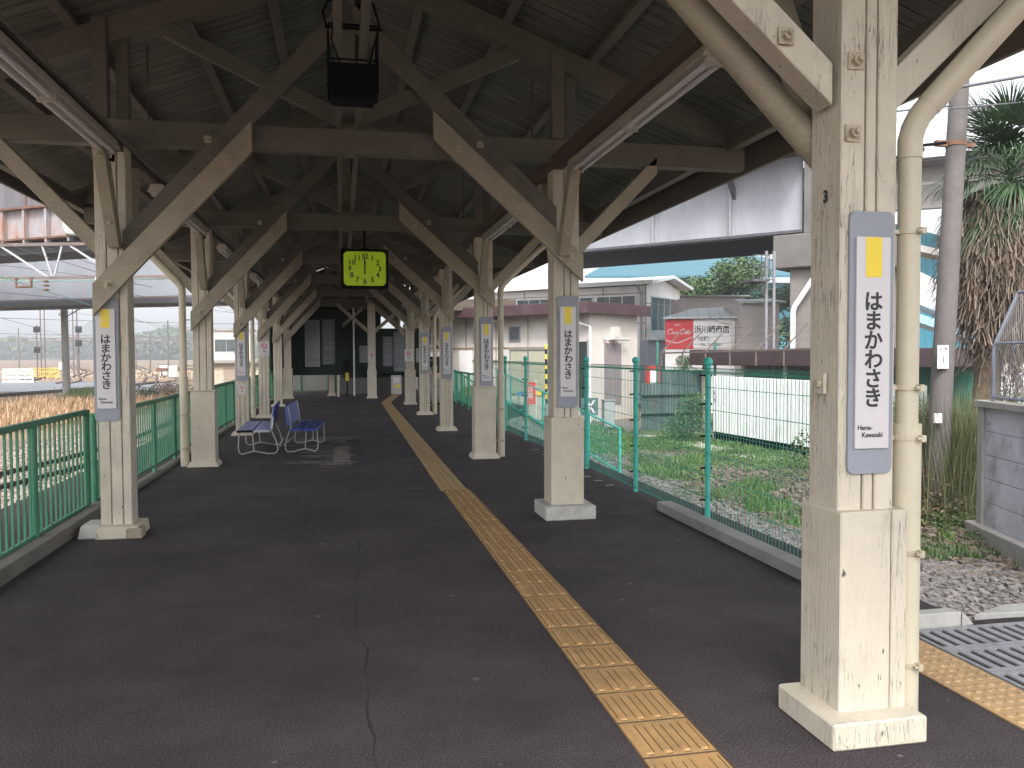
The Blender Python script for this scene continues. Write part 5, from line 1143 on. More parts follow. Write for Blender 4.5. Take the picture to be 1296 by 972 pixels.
def b_tarp(r_):
    mb = MB(); n_ = 12
    for i in range(n_+1):
        for j in range(n_+1): mb.v.append((i*.13, .25*math.sin(i*.7)+j*.12, max(0,.55-.05*abs(i-6)-.05*abs(j-6)+.12*noise.noise(Vector((i*.5,j*.5,1))))))
    for i in range(n_):
        for j in range(n_): mb.f.append((i*(n_+1)+j,(i+1)*(n_+1)+j,(i+1)*(n_+1)+j+1,i*(n_+1)+j+1)); mb.mi.append(0)
    o = mb.build('sheet', mat('net_blue', (.07,.24,.30), rough=.6, var=.4, vscale=2, dirt=(.45,.38,.08), dscale=1.8, dlo=.5, dhi=.6), r_, fix=False); o.modifiers.new('s','SOLIDIFY').thickness = .02
small('tarpaulin', 640, 19, 'crumpled blue and yellow net sheet beside the ramp', 'tarpaulin', b_tarp)
def b_cone(r_):
    mb = MB(); mb.box(-.28,.28,-.15,.15,.0,1.25); mb.build('case', mat('rust_orange', (.40,.12,.06), rough=.7, var=.2), r_, .02); mb = MB(); mb.box(-.3,.3,-.17,.17,1.251,1.29); mb.build('lid', IRON, r_)
small('orange_box', 594, 31, 'orange cabinet behind the short green handrail', 'cabinet', b_cone)
# barbed wire brackets along the shelter roof
bw = empty('barbed_fence', at(835,449,26.8)); tag(bw, 'slanting iron brackets carrying barbed wire above the shelter roof', 'fence')
BW0, BW1 = at(835,447,27.6), at(1035,441,22.5)
mb = MB(); mb.beam(BW0, BW1, .05, .05); fb(mb, 'rail', IRON, bw)
tips = []
for i in range(7):
    q = BW0.lerp(BW1, i/6.2+.01); tp = q+Vector((.62,-.2,.72)); mb = MB(); mb.beam(q, tp, .04, .04); mb.beam(q-Vector((0,0,.45)), q, .04, .04); fb(mb, 'bracket', IRON, bw); tips.append((q, tp))
mb = MB()
for f in (.35,.65,1.0):
    for (q0, t0), (q1, t1) in zip(tips, tips[1:]): mb.beam(q0.lerp(t0,f), q1.lerp(t1,f), .008, .008)
fb(mb, 'barbed_wire', IRON, bw)
for px_, d_, l_ in ((832,28,'left'),(905,27,'right')):
    mb = MB(); b_ = gpos(px_, d_); mb.tube([b_, b_+Vector((0,0,2.9))], .045, 8); tag(mb.build('green_post', mat('dark_green_post', (.03,.14,.11)), fix=False), 'dark green post behind the shelter, the %s one of two' % l_, 'post')
# ================================================================= bridges
GIRD = mat('grey_girder_paint', (.29,.30,.335), rough=.7, var=.2, vscale=.7, stretch=(1,1,.25), bump=.05, dirt=(.20,.195,.205), dscale=.9, dlo=.42, dhi=.85)
GIRDB = mat('pale_blue_girder', (.27,.295,.34), rough=.6, var=.12, vscale=.6, stretch=(1,1,.3), bump=.05, dirt=(.33,.29,.27), dscale=.8, dlo=.52, dhi=.9)
RUSTY = mat('rust_streaked_paint', (.27,.275,.30), rough=.7, var=.15, vscale=.8, stretch=(1,1,.3), bump=.1, dirt=(.28,.12,.06), dscale=1.3, dlo=.46, dhi=.66)
RUST = mat('rust', (.13,.065,.04), rough=.9, var=.4, vscale=3)
DSTEEL = mat('dark_steel', (.06,.06,.07), rough=.7, var=.3)
def girder(root, P, Q, z0, z1, mt, rib=2.5, ribw=.25, t_=.5, flange=.35, inner=None, back=6, stiff=True):
    a_, L_ = frame_local(P, Q)
    root.location = P; root.rotation_euler = (0,0,a_)
    mb = MB(); mb.box(0,L_,0,.08,z0,z1); web = mb.build('web', mt, root)
    mb = MB(); mb.box(-.1,L_+.1,-flange,flange,z0-.10,z0-.001); mb.box(-.1,L_+.1,-flange,flange,z1+.001,z1+.10); mb.build('flange', mt if inner is None else inner, root)
    if stiff:
        x_ = .4
        while x_ < L_: 
            mb = MB(); mb.box(x_,x_+.05,-ribw,-.001,z0,z1); mb.box(x_-.12,x_+.17,-.03,-.0015,z0,z1); mb.build('stiffener', mt, root); x_ += rib
    return L_
# right: plate girder bridge
gb = empty('girder_bridge'); tag(gb, 'grey steel plate girder bridge crossing on the right above the sheds', 'bridge')
Pq = at(655,449,36.5); Qq = at(1014,449,27.2*1.07); Pq.z = Qq.z = 0
zb_ = 5.72
dirn = (Qq-Pq); dirn.z = 0; 
L_ = girder(gb, Pq, Qq, zb_, zb_+2.55, GIRD, 3.1, .22, flange=.28, inner=DSTEEL)
mb = MB(); mb.box(-2,L_,.5,7,zb_+1.2,zb_+1.5); mb.box(-2,L_+.3,6.2,6.3,zb_,zb_+2.5); mb.build('deck', DSTEEL, gb)
mb = MB(); mb.box(-2,L_+.3,-1.2,.4,zb_+2.65,zb_+2.85); mb.box(-2,L_+.3,-1.25,-1.15,zb_+2.4,zb_+3.7); mb.build('walkway', GIRD, gb)
x_ = .45
while x_ < L_:
    mb = MB(); mb.prism([(x_,-.02,zb_+1.7),(x_,-1.1,zb_+2.64),(x_,-1.1,zb_+2.4),(x_,-.02,zb_+1.3)], (.12,0,0)); mb.build('bracket', DSTEEL, gb); x_ += 3.1
# pier with cap
pi_ = empty('bridge_pier', (Qq.x, Qq.y, -1), gb.rotation_euler[2]); tag(pi_, 'tall stained concrete pier with a projecting cap carrying the girder end', 'pier')
mb = MB(); mb.box(-.35,2.4,-.2,4.5,0,5.4); mb.build('shaft', mat('pier_panel', (.17,.158,.147), rough=.9, var=.2, vscale=1.2, bump=.2, bscale=20, dirt=(.16,.14,.13), dscale=1.0, dlo=.45, dhi=.75), pi_, .03)
mb = MB(); mb.box(-.85,2.7,-.5,5.0,5.401,6.55); mb.build('cap', CONCD, pi_, .04)
mb = MB(); mb.box(.15,1.0,-.35,4.5,6.551,9.6); mb.build('end_wall', CONCD, pi_, .03)
mb = MB(); mb.box(-.2,.1,-.2,.2,6.551,6.72); mb.build('bearing', DSTEEL, pi_)
mb = MB(); mb.tube([(.75,-.5,5.3),(-.1,-.4,4.1),(-.16,-.4,3.9),(-.16,-.4,.0)], .09, 10); mb.build('drainpipe', WPAINT, pi_, smooth=True)
mb = MB(); mb.tube([(1.35,-.25,.8),(1.35,-.25,2.9)],.04,6); mb.beam((1.35,-.25,2.9),(1.6,-.25,3.0),.04,.04); mb.build('conduit', DSTEEL, pi_)
# ladder mast at the pier
lm = empty('ladder_mast', gpos(974,26.5), 0); tag(lm, 'slim steel ladder mast with a small platform left of the pier cap', 'mast')
mb = MB()
for x_ in (-.13,.13): mb.box(x_-.04,x_+.04,-.03,.03,0,5.7)
mb.build('rails', mat('pale_steel', (.17,.17,.19), rough=.5, var=.2), lm); mb = MB()
for i in range(18): mb.box(-.09,.09,-.015,.015,.3+i*.3,.33+i*.3)
mb.build('rungs', DSTEEL, lm)
mb = MB(); mb.box(-.75,-.16,-.3,.6,4.72,4.80); 
for x_ in (-.74,-.46,-.2): mb.box(x_,x_+.03,-.3,-.27,4.8,5.55)
mb.box(-.74,-.2,-.3,-.27,5.52,5.55); mb.box(-.74,-.2,-.3,-.27,5.15,5.18); mb.beam((-.16,0,4.3),(-.6,0,4.7),.04,.04); mb.build('platform', DSTEEL, lm)
# highway deck behind the palm
hw = empty('highway_bridge'); tag(hw, 'pale concrete elevated road behind the palm and drainpipe', 'bridge')
Pq = at(1040,449,52); Qq = at(1420,449,46); a, L_ = frame_local(Pq, Qq); hw.location = (Pq.x, Pq.y, 0); hw.rotation_euler = (0,0,a)
zz = lambda py: 1.5+(449-py)*50/FPX
mb = MB(); mb.box(-6,L_,0,.3,zz(205),zz(160)); mb.build('parapet', mat('pale_parapet', (.60,.62,.66), rough=.8, var=.08, vscale=.6, dirt=(.42,.42,.44), dscale=.5), hw)
mb = MB(); mb.box(-6,L_,.05,.12,zz(158),zz(140)); mb.build('noise_panel', mat('parapet_panel', (.40,.42,.46), rough=.6, var=.2), hw)
x_ = -5.5
while x_ < L_: mb = MB(); mb.box(x_,x_+.12,-.05,.04,zz(200),zz(128)); mb.build('post', GIRDB, hw); x_ += 2.6
mb = MB(); mb.box(-6,L_,.3,9,zz(208),zz(198)); mb.build('deck', CONCD, hw)
mb = MB(); mb.box(-6,L_,2.0,2.6,zz(262),zz(209)); mb.build('girder', mat('mid_grey_concrete', (.22,.21,.20), var=.2), hw)  # girder in a mid grey concrete tone
mb = MB(); mb.box(-1.0,1.0,2.2,5,-1,zz(263)); mb.box(-6,L_,-.1,.0,zz(240),zz(236)); mb.build('pier', CONCD, hw)
# light blue footbridge stairs behind
fs = empty('footbridge', gpos(1120,40)); tag(fs, 'pale blue sloping footbridge stair seen behind the utility pole', 'footbridge')
def loc_(px, py, d): return at(px, py, d)-fs.location
mb = MB(); mb.prism([loc_(1100,312,40), loc_(1262,392,37), loc_(1262,424,37), loc_(1100,360,40)], (.3,1.2,0)); mb.build('side_panel', mat('grey_panel', (.45,.45,.48), rough=.6, var=.1), fs)
mb = MB(); mb.prism([loc_(1100,374,39.8), loc_(1262,432,36.8), loc_(1262,442,36.8), loc_(1100,386,39.8)], (.3,1.2,0)); mb.prism([loc_(1110,386,39.8), loc_(1130,392,39.4), loc_(1130,470,39.4), loc_(1110,470,39.8)], (.2,.3,0)); mb.build('stringer', mat('pale_blue_steel', (.28,.50,.62), rough=.5, var=.08), fs)
mb = MB(); mb.prism([loc_(1060,285,42), loc_(1200,318,41), loc_(1200,326,41), loc_(1060,296,42)], (.3,1.2,0)); mb.build('walkway', CONC, fs)
bk = empty('green_net_fence', gpos(1090,19)); tag(bk, 'green mesh fence low behind the utility pole and palm', 'fence')
F0_, F1_ = gpos(1095,26)-bk.location, gpos(1262,22)-bk.location
mb = MB()
for i in range(90): q = F0_.lerp(F1_, i/89); mb.beam(q, q+Vector((0,0,2.35)), .012, .012)
for z in (.2,.6,1.0,1.4,1.8,2.2): mb.beam(F0_+Vector((0,0,z)), F1_+Vector((0,0,z)), .012, .012)
mb.build('mesh', GWIRE, bk, fix=False)
for i in range(4): q = F0_.lerp(F1_, i/3+.0); mb = MB(); mb.tube([q, q+Vector((0,0,2.5))], .05, 8); mb.build('post', TURQ, bk)
hd = empty('hedge', gpos(1150,28)); tag(hd, 'dark green hedge row behind the green mesh fence', 'hedge')
mb = MB(); leafcloud(mb, [(i*1.0-2.5, i*-.6, .9, .95) for i in range(7)], 5000, .12, rn); mb.build('foliage', TL2, hd, fix=False)
cwh = empty('white_container', gpos(1085,32), -.5); tag(cwh, 'pale low building strip behind the green mesh fence', 'building')
mb = MB(); mb.box(0,9,0,3,0,2.3)
wq = mb.build('wall', banded('pale_slats', (.55,.56,.58), 'Z', .35, line=.3, linecol=(.2,.21,.22), boardvar=.05), cwh); mb = MB(); mb.box(-.2,9.2,-.2,3.2,2.301,2.45); mb.build('roof', METALROOF, cwh)
# ---------------- left bridges
lb = empty('box_girder_bridge'); tag(lb, 'pale blue box girder bridge spanning the rail yard on the left', 'bridge')
Pq = at(-260,449,49); Qq = at(330,449,40); zb_ = 1.5+70*44.6/FPX
L_ = girder(lb, Vector((Pq.x,Pq.y,0)), Vector((Qq.x,Qq.y,0)), zb_, zb_+2.9, GIRDB, 4.6, .02, flange=.22, inner=mat('flange_dirt', (.13,.11,.11), var=.3), stiff=False)
mb = MB(); mb.box(0,L_,-.35,2.6,zb_-.36,zb_-.102); mb.box(0,L_,.08,2.6,zb_-.0,zb_+.1); mb.box(0,L_,2.5,2.6,zb_,zb_+2.9); mb.box(-0,L_,.1,3.5,zb_+3.05,zb_+3.25); mb.build('deck', DSTEEL, lb)
ub = empty('plate_girder_bridge'); tag(ub, 'upper rust streaked plate girder bridge with grey parapet panels on the left', 'bridge')
Pq = at(-330,449,44.5); Qq = at(121,449,35.6); a, L_ = frame_local(Pq, Qq); ub.location = (Pq.x,Pq.y,0); ub.rotation_euler = (0,0,a)
z0_ = 1.5+(448-308)*39/FPX; z1_ = z0_+1.25
mb = MB(); mb.box(0,L_,0,.08,z0_,z1_); mb.build('web', RUSTY, ub)
mb = MB(); mb.box(0,L_,-.25,.25,z0_-.08,z0_-.001); mb.box(0,L_,-.3,.3,z1_+.001,z1_+.09); mb.build('flange', RUST, ub)
x_ = .3
while x_ < L_: mb = MB(); mb.box(x_,x_+.12,-.24,-.001,z0_-.25,z1_); mb.build('stiffener', RUSTY, ub); x_ += 1.3
mb = MB(); mb.box(0,L_,-.05,.0,z1_+.092,z1_+1.75); mb.build('parapet', banded('parapet_boards', (.11,.11,.125), 'X', .3, line=.1, linecol=(.12,.11,.12), boardvar=.14, dirt=(.10,.085,.08), stretch=(1,1,.2)), ub)
x_ = .3
while x_ < L_: mb = MB(); mb.box(x_,x_+.1,-.10,-.051,z1_+.092,z1_+1.72); mb.build('parapet_post', RUST, ub); x_ += 2.6
mb = MB(); mb.box(0,L_,-.08,.05,z1_+1.751,z1_+1.80); mb.build('rail', RUST, ub)
mb = MB(); mb.box(0,L_,.3,2.6,z0_+.3,z0_+.5)
mb.box(0,L_,2.5,2.6,z0_+.1,z1_); mb.box(0,L_,.35,2.6,z0_-.62,z0_-.12); mb.build('deck', DSTEEL, ub)  # lowest dark box stands in for the shadow gap under the girder
x_ = 1.0
while x_ < L_: mb = MB(); mb.box(x_,x_+.3,.08,2.5,z0_-.1,z0_+.29); mb.build('cross_beam', DSTEEL, ub); x_ += 2.6
mb = MB(); mb.box(L_+.002,L_+.3,-.1,2.6,z0_-.3,z1_+.3); mb.build('end_plate', RUSTY, ub)
mb = MB(); mb.tube([(L_-1.1,-.35,z1_+.1),(L_-1.1,-.35,z0_+.3),(L_-1.0,-.35,z0_+.1),(L_-.7,-.35,z0_+.05),(L_+.6,-.35,z0_+.0)], .14, 12); mb.build('drainpipe', mat('pale_green_pipe', (.40,.52,.46), rough=.5), ub, smooth=True)
for s_, x_ in (('far left', -62),):
    mb = MB(); q = gpos(-240, 47); mb.frustum(q.x, q.y+1, -1, zb_, 1.2, 1, 1.3, 1.1); tag(mb.build('bridge_pier', CONCD), 'concrete pier under the left bridges beyond the left edge', 'pier')
# ================================================================= rail yard
RAILM = mat('rusty_rail', (.06,.035,.027), rough=.7, var=.3, vscale=3); SLP = mat('sleeper', (.20,.17,.14), rough=.95, var=.3, vscale=6, bump=.4)
def smoothpath(P, step):
    P = [Vector(p) for p in P]; out = []
    n = len(P)
    for i in range(n-1):
        p0, p1, p2, p3 = P[max(0,i-1)], P[i], P[i+1], P[min(n-1,i+2)]; m_ = max(1, int((p2-p1).length/step))
        for k in range(m_):
            t_ = k/m_; out.append(.5*((2*p1)+(p2-p0)*t_+(2*p0-5*p1+4*p2-p3)*t_*t_+(3*p1-p0-3*p2+p3)*t_**3))
    out.append(P[-1]); return out
def track(P, label, sleepers=60, step=1.5, z=-.86, sc=1.0, grp='curving rail tracks of the yard'):
    P = [Vector((p[0], p[1], z)) for p in P]; root = empty('railway_track', P[0]); tag(root, label, 'railway track', grp); S_ = smoothpath(P, step)
    S_ = [p-P[0] for p in S_]
    nr = []
    for i in range(len(S_)): t_ = (S_[min(i+1,len(S_)-1)]-S_[max(i-1,0)]).normalized(); nr.append(Vector((-t_.y, t_.x, 0)))
    for s_ in (-1, 1):
        mb = MB(); L2 = [p+n_*s_*.5335 for p, n_ in zip(S_, nr)]
        for (w0, za, zb2) in ((.035, .0, .04), (.0, 0, 0)):
            pass
        prof = [(-.06,-.13),(.06,-.13),(.012,-.10),(.012,-.03),(.034,-.02),(.034,.02),(-.034,.02),(-.034,-.02),(-.012,-.03),(-.012,-.10)]
        base = 0; m_ = len(prof)
        for p, n_ in zip(L2, nr): mb.v += [(p.x+n_.x*u*sc, p.y+n_.y*u*sc, p.z+v) for (u, v) in prof]
        for i in range(len(L2)-1):
            for k in range(m_): mb.f.append((i*m_+k, i*m_+(k+1)%m_, (i+1)*m_+(k+1)%m_, (i+1)*m_+k)); mb.mi.append(0)
        mb.build('rail', RAILM, root, fix=True)
    # sleepers, one child each
    me = None; acc = 0; cnt = 0
    for i in range(len(S_)-1):
        seg = (S_[i+1]-S_[i]).length
        while acc < seg and cnt < sleepers:
            p = S_[i].lerp(S_[i+1], acc/seg); d_ = (S_[i+1]-S_[i])
            if me is None: mb = MB(); mb.box(-1.0,1.0,-.11,.11,-.22,-.115); o = mb.build('sleeper', SLP, root, .01); me = o
            else: o = me.copy(); COL.objects.link(o); o.parent = root
            o.location = p; o.rotation_euler = (0,0,math.atan2(d_.y, d_.x)-math.pi/2); acc += .66; cnt += 1
        acc -= seg
    return root
track([(-9.2,6),(-7.9,12),(-6.55,17.5),(-5.75,22),(-5.45,28),(-5.9,36),(-7.6,52)], 'nearest track running close behind the green railing', 75)
track([(-26,46),(-21.5,55.5),(-19.9,61),(-17.6,70),(-16,82)], 'track passing left of the dry grass toward the level crossing', 0, sc=2.2)
track([(-29.6,84),(-31.1,92.6),(-34,105),(-41,132),(-66,224),(-90,300)], 'track leaving the crossing leftmost and straightening into the distance', 0, sc=2.2)
track([(-24,80),(-25.5,88),(-30,105),(-33,118),(-38,140),(-51,178),(-85,290)], 'track in an s-bend in the middle of the yard left of the first column', 0, sc=2.2)
track([(-15,70),(-17,80.5),(-20.5,98),(-22.5,108),(-27,125),(-33,153),(-55,240)], 'track bending behind the dry grass right of the first column', 0, sc=2.2)
track([(-9,68),(-9.5,80),(-12,100),(-18,130),(-30,170),(-52,260)], 'track furthest right of the yard, partly behind the columns', 0, sc=2.2)
track([(-44,84),(-50,110),(-62,150),(-90,230)], 'track leaving the frame at the far left beyond the white barrier', 0, sc=2.2)
bb = MB(); bb.v = []; 
BALY = mat('yard_ballast', (.24,.20,.17), rough=.95, var=.45, vscale=5, bump=.8, bscale=14, dirt=(.12,.095,.08), dscale=3)
bb.prism([(-13.5,4,-1.05),(-3.36,4,-1.05),(-3.36,60,-1.05),(-9.5,60,-1.05),(-8.2,40,-1.05),(-8.6,25,-1.05)], (0,0,.075)); struct(bb.build('gravel_bed', BALY, fix=False))
stones('ballast', lambda r: (lambda y_: (r.uniform(-3.5, -8.6-(max(0,22-y_))*.22), y_))(r.uniform(7, 30)), 14000, .05, .11, -.965, leafmat('yard_stone_mix', (.11,.085,.07), (.36,.30,.26), rough=.95), 61, 'brown ballast stones around the nearest left track')
cr = MB(); cr.prism([onz(-160,497,-.93), onz(-160,483,-.93), onz(240,484,-.93), onz(240,494,-.93)], (0,0,-.06)); struct(cr.build('crossing_road', mat('pale_road', (.14,.15,.17), rough=.9, var=.12, vscale=.3), fix=False))
# dry grass between the near track and the yard
def gpoly(r):
    while True:
        y_ = r.uniform(26, 47); x_ = r.uniform(-34, -6.6)
        L0 = -8.2-(max(0, 38-y_))*.26; R0 = -16.8 if y_ > 44 else -33
        if y_ > 40: L0 = -8.2-(y_-40)*.06
        if x_ < L0 and x_ > R0+1.3*math.sin(y_): return x_, y_
blades('dry_grass', gpoly, 24000, .25, .65, .022, DRYG, 71, 'tawny dry grass growing beside the nearest left track', lean=.45)
blades('dry_grass', lambda r: (r.uniform(-60,-6), r.uniform(96,150)), 2500, .15, .4, .05, leafmat('pale_dry_grass', (.38,.28,.16), (.62,.50,.34)), 72, 'pale dry grass strips between the far tracks', lean=.4)
blades('grass', lambda r: (r.gauss(-14.3,.7), r.gauss(53,.8)), 900, .3, .8, .03, leafmat('green_weed', (.06,.11,.03), (.2,.26,.1)), 73, 'green weeds at the foot of the yard pole', lean=.6)
mb = MB(); bs = empty('shrub', (-12.0,52.5,-1)); tag(bs, 'low dark green bush in the dry grass right of the yard pole', 'shrub'); leafcloud(mb, [(0,0,.4,.7,.7),(.8,.3,.35,.5,.7)], 1200, .10, rn); mb.build('foliage', TL, bs, fix=False)
mb = MB(); bs = empty('shrub', (-9.6,53.5,-1)); tag(bs, 'brown russet bush in the dry grass just left of the first column', 'shrub'); leafcloud(mb, [(0,0,.5,1.0,.7),(-1.0,.3,.4,.8,.6)], 1800, .12, rn); mb.build('foliage', leafmat('russet', (.12,.06,.03), (.32,.20,.12)), bs, fix=False)
# yard pole
yp = empty('yard_pole', (-15.6,52.6,-1)); tag(yp, 'grey concrete catenary pole standing in the dry grass on the left', 'pole')
mb = MB(); mb.tube([(0,0,0),(-.05,0,9)], .21, 14, .17); mb.build('pole', CONC, yp, smooth=True)
mb = MB(); mb.beam((0,-.1,5.2),(2.3,-.1,6.2),.07,.07); mb.beam((0,-.1,4.7),(1.5,-.1,5.6),.05,.05); mb.build('arm', IRON, yp)
mb = MB(); leafcloud(mb, [(-.2,0,z_,.16) for z_ in (4.9,5.3,5.7,6.1)], 250, .08, rn); mb.build('ivy', TL, yp, fix=False)
# catenary gantries
GAN = mat('gantry_steel', (.13,.105,.10), rough=.7, var=.3, vscale=2, dirt=(.14,.07,.045), dscale=3)
GANW = mat('pale_strut', (.33,.33,.35), rough=.6, var=.1)
def gantry(d, x0p, x1p, ptop, pbot, label, bay=1.6, r=.05, legs=True, ins=True, v=False):
    P = at(x0p,449,d); Q = at(x1p,449,d*.97); P.z = Q.z = 0; a_, L_ = frame_local(P, Q); root = empty('catenary_gantry', P, a_); tag(root, label, 'gantry', 'overhead line gantries across the yard')
    z1 = 1.5+(449-ptop)*d/FPX; z0 = 1.5+(449-pbot)*d/FPX
    mb = MB(); mb.beam((0,0,z1),(L_,0,z1),r*2,r*2); mb.beam((0,0,z0),(L_,0,z0),r*1.6,r*1.6); mb.build('chord', GAN, root)
    mb = MB(); n = max(2, int(L_/bay))
    for i in range(n):
        xa = L_*i/n; xb = L_*(i+1)/n
        if v: mb.beam((xa,0,z1),(xa+bay*.16,0,z0),r,r); mb.beam((xa+bay*.32,0,z1),(xa+bay*.18,0,z0),r,r); mb.beam((xa+bay*.4,0,z1),(xb+bay*.1,0,z0),r*1.1,r*1.1)
        else: mb.beam((xa,0,z0),((xa+xb)/2,0,z1),r,r); mb.beam(((xa+xb)/2,0,z1),(xb,0,z0),r,r)
    mb.build('lattice', GANW if v else GAN, root)
    if legs:
        for x_ in (0, L_): mb = MB(); mb.box(x_-.15,x_+.15,-.15,.15,-1,z1); mb.build('leg', GAN, root)
    if ins:
        for i in range(max(2, int(L_/3.2))):
            x_ = 1.2+i*3.2
            mb = MB(); mb.tube([(x_-.3,-.1,z0),(x_-.3,-.1,z0-.35),(x_+.3,-.1,z0-.35),(x_+.3,-.1,z0)], r*.9, 6)
            for k in range(3): mb.lathe((x_+.9,-.1,z0-.2-.16*k), [(.001,0),(.11,.03),(.12,.06),(.04,.1)], 8)
            mb.build('insulator', mat('porcelain', (.60,.52,.42), rough=.3) if i % 2 else RUST, root)
    return root
gantry(33, -200, 232, 311, 352, 'nearest overhead line gantry with white V struts in front of the left bridge', 2.6, .06, legs=False, v=True)
gantry(62, -120, 335, 377, 388, 'gantry just under the left bridge', 2.6, .05, ins=False)
gantry(220, -60, 330, 427, 431, 'furthest gantry before the tree line', 7, .12, ins=False)
# overhead wires running with the tracks
GW = mat('pale_green_wire', (.20,.42,.34), rough=.6, bump=0, var=0)
k_ = 0
for (x0_, y0_, x1_, y1_, d0, d1, r_, m_) in [(-60,330,260,430,26,90,.02,GW),(-60,288,300,395,24,80,.012,WR),(-80,352,232,352,33,32,.02,GW),(-40,366,330,398,30,100,.010,WR),(-40,378,330,425,40,140,.012,WR),
        (-40,330,330,372,30,60,.010,WR),(20,300,330,405,32,100,.012,WR),(-60,400,330,410,60,70,.02,WR),(150,355,330,384,38,60,.012,WR),(-60,385,140,440,45,200,.02,WR),(0,422,330,428,120,130,.04,WR),(165,372,330,400,40,70,.012,WR)]:
    k_ += 1
    wire(at(x0_,y0_,d0), at(x1_,y1_,d1), r_, .1, 'thin overhead line wire strung across the left rail yard', 'overhead line wires of the yard', m_)
# poles, signals
SIGM = mat('signal_black', (.02,.022,.025), rough=.6)
def mast(px, d, h, label, r=.09, sig=()):
    root = empty('lattice_mast' if not sig else 'railway_signal', gpos(px, d)); tag(root, label, 'mast' if not sig else 'signal')
    mb = MB(); mb.tube([(0,0,0),(0,0,h)], r, 8, r*.8); mb.build('pole', GAN, root)
    for z in sig:
        mb = MB(); mb.box(-.32,.32,-.12,.12,z-.35,z+.35); q = mb.build('signal_head', SIGM, root, .03)
        for dx in (-.15,.15): mb = MB(); mb.tube([(dx,-.3,z+.08),(dx,-.12,z+.08)], .1, 10); mb.build('lamp_hood', SIGM, q)
    if sig: mb = MB(); mb.box(-.5,.5,-.3,.5,sig[0]-.55,sig[0]-.48); mb.build('platform', GAN, root)
    return root
for px, d, h, lab in [(24,150,7.5,'thin mast far left beyond the white barrier'),(52,105,9,'thin twin mast left of the yard pole'),(57,108,9,'second of the twin masts left of the yard pole'),
                      (86,150,6,'thin mast right of the yard pole before the bluish hill'),(93,105,9.5,'mast with pale base right of the yard pole'),(98,100,9.2,'mast nearest the column on its left side'),(119,90,7.5,'brown mast just left of the first column'),
                      (190,130,6,'thin brown mast between the first column and drainpipe'),(213,120,7.5,'thin mast behind the drainpipe'),(228,80,7,'mast right behind the drainpipe'),(172,140,5,'short mast right of the first column')]:
    mast(px, d, h, lab, .09 if d < 120 else .12)
mast(47, 95, 6.0, 'two-headed black signal left of the yard pole', .08, (3.2,5.5)) ; mast(100, 92, 5.6, 'black signal between the yard pole and the first column', .08, (3.9,5.4))
# white barrier, yellow fence, huts
wbx = empty('white_barrier', gpos(2,76), .05); tag(wbx, 'white slatted barrier panel at the far left of the yard', 'barrier')
mb = MB(); 
for i in range(5): mb.box(i*.62,i*.62+.06,0,.06,0,1.3)
for z in (.1,.45,.8,1.15): mb.box(0,2.54,-.02,-.001,z,z+.22)
mb.build('panel', WPAINT, wbx)
yf = empty('yellow_fence', gpos(36,96), 0); tag(yf, 'yellow safety fence panels beside the yard pole', 'fence')
mb = MB()
for i in range(16): mb.box(i*.2,i*.2+.07,0,.04,0,1.15)
for z in (.15,.65,1.05): mb.box(0,3.2,-.03,-.001,z,z+.12)
mb.build('panel', mat('safety_yellow', (.62,.42,.05), rough=.6, var=.15), yf)
rk = empty('buffer_stop', (-19.3,101,-1), .2); tag(rk, 'dark rusty buffer stop at the end of the track right of the first column', 'buffer stop')
mb = MB(); mb.box(-1.3,1.3,0,.25,.7,1.1); mb.build('beam', RUST, rk, .02); mb = MB(); mb.beam((-.7,.1,.1),(-.7,.1,.7),.15,.15); mb.beam((.7,.1,.1),(.7,.1,.7),.15,.15); mb.beam((-.7,1.6,.1),(-.7,.2,.8),.12,.12); mb.beam((.7,1.6,.1),(.7,.2,.8),.12,.12); mb.build('frame', RUST, rk)
for px, d, lab in ((219,90,'pale relay cabinet just left of the drainpipe'),(207,96,'smaller pale relay cabinet left of the drainpipe'),(78,140,'white trackside cabinet right behind the yard pole')):
    q = empty('relay_cabinet', gpos(px,d)); tag(q, lab, 'cabinet'); mb = MB(); mb.box(-.4,.4,-.3,.3,.2,1.4); mb.build('case', WPAINT, q, .03); mb = MB(); mb.box(-.3,.3,-.2,.2,0,.199); mb.build('base', CONC, q)
hh_ = empty('yard_hut', gpos(266,60), -.1); tag(hh_, 'pale flat roofed yard hut with rust stains seen between the left columns', 'hut')
mb = MB(); mb.box(0,4.6,0,4,0,1.95); mb.build('wall', mat('stained_hut', (.48,.42,.34), rough=.9, var=.15, dirt=(.36,.17,.09), dscale=1.2, dlo=.5, dhi=.75), hh_); mb = MB(); mb.box(-.3,4.9,-.4,4.4,1.951,2.15); mb.build('roof', CONC, hh_)
mb = MB(); mb.box(.9,1.7,-.03,-.001,.5,1.6); mb.build('door', TRIMB, hh_)
hh_ = empty('yard_building', gpos(267,85), 0); tag(hh_, 'small beige two storey signal building behind the yard hut', 'building')
mb = MB(); mb.box(0,3.8,0,4,0,5.0); mb.build('wall', WALLC, hh_); window(hh_, .4, 2.6, 2.9, 4.1, 0, 2); mb = MB(); mb.box(-.2,4.0,-.2,4.2,5.001,5.2); mb.build('roof', CONC, hh_)
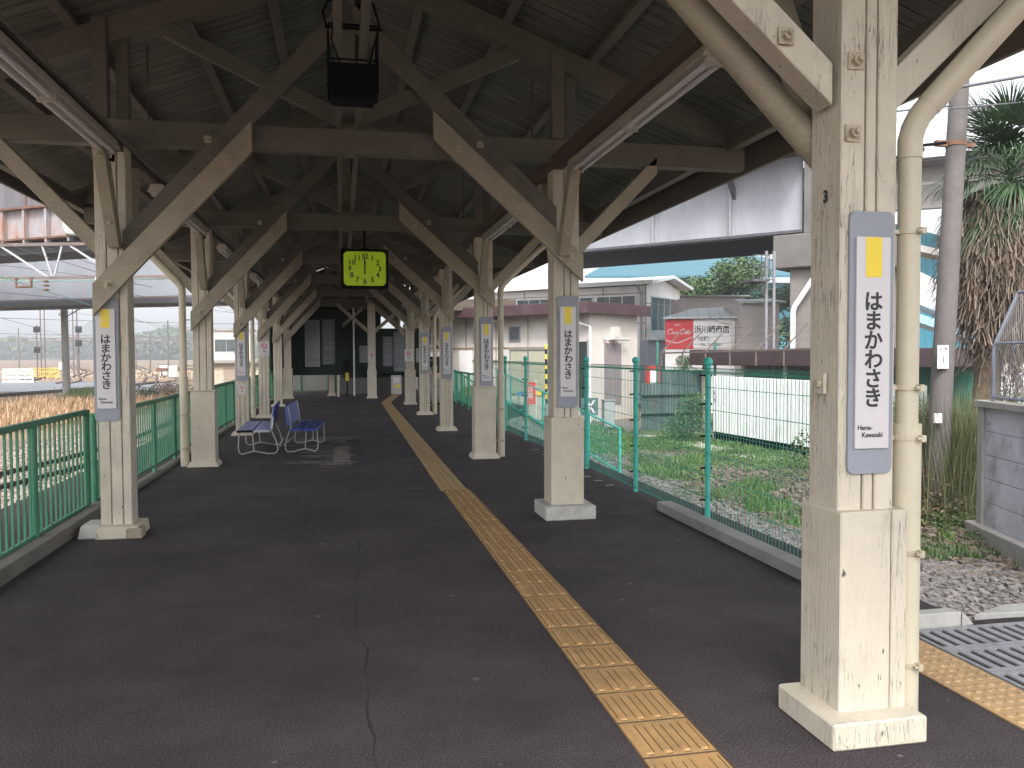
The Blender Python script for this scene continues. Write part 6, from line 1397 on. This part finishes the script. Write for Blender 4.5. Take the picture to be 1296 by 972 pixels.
# far wood and hills
FARW = leafmat('far_wood', (.03,.06,.03), (.09,.13,.06))
mb = MB(); rf = random.Random(12); bl = []
for i in range(120):
    px = -220+i*7.5; d = 560+rf.uniform(-40,80); p_ = gpos(px, d); bl.append((p_.x, p_.y, 3.5+rf.uniform(-2,5), rf.uniform(7,11)))
leafcloud(mb, bl, 30000, 4.0, rf); o = mb.build('tree_belt', FARW, fix=False); tag(o, 'bluish far belt of trees along the end of the rail yard', 'trees', kind='stuff')
mb = MB(); bl = []
for i in range(60):
    t_ = rf.random(); px = 168+t_*110; hgt = (math.sin(math.pi*min(1, t_*1.1+.08)))*30
    d = 480+rf.uniform(-15,40); p_ = gpos(px, d); bl.append((p_.x, p_.y, max(2, (hgt*rf.uniform(.3,1))*d/FPX), rf.uniform(7,11)))
leafcloud(mb, bl, 22000, 3.4, rf); o = mb.build('wooded_hill', FARW, fix=False); tag(o, 'wooded dark hill between the left columns', 'hill', kind='stuff')
def ridge(px0, px1, d, prof, label, colr, name='far_hill', depth=60):
    mb = MB(); n = 40; rows = []
    for j, (dd, f) in enumerate(((0,0),(depth*.5,.75),(depth,1),(depth*2,0))):
        for i in range(n+1):
            t_ = i/n; px = px0+(px1-px0)*t_; p_ = at(px, 449, d+dd); h = prof(t_)*(d+depth)/FPX*f; mb.v.append((p_.x, p_.y, -1.2+h+(2.5*noise.noise(Vector((i*.35,j*3,0))) if f else 0)))
    for j in range(3):
        for i in range(n): k = j*(n+1)+i; mb.f.append((k,k+1,k+n+2,k+n+1)); mb.mi.append(0)
    o = mb.build(name, colr); o['kind'] = 'structure'; o['label'] = label; return o
HILL = mat('hill_green', (.06,.08,.05), rough=1, var=.3, vscale=.02, bump=0)
ridge(60, 330, 780, lambda t: 8+42*max(0, math.exp(-((t-.24)/.13)**2))+34*max(0, math.exp(-((t-.62)/.2)**2)), 'blue grey hills behind the rail yard', HILL, depth=60)
ridge(-500, 1700, 900, lambda t: 10+8*math.sin(t*23)+5*math.sin(t*51), 'low far hills on the horizon', HILL, depth=40)
# ================================================================= air
HZ = 0.0011
if HZ:
    mb = MB(); mb.box(-700, 900, -30, 1080, -2.6, 90); hz = bpy.data.materials.new('haze_air'); hz.use_nodes = True; t = hz.node_tree; t.nodes.clear()
    pv = t.nodes.new('ShaderNodeVolumePrincipled'); pv.inputs['Density'].default_value = HZ; pv.inputs['Color'].default_value = (.90,.94,1.0,1); pv.inputs['Anisotropy'].default_value = .2
    ot = t.nodes.new('ShaderNodeOutputMaterial'); t.links.new(pv.outputs[0], ot.inputs['Volume'])
    o = mb.build('haze', hz); o['kind'] = 'stuff'
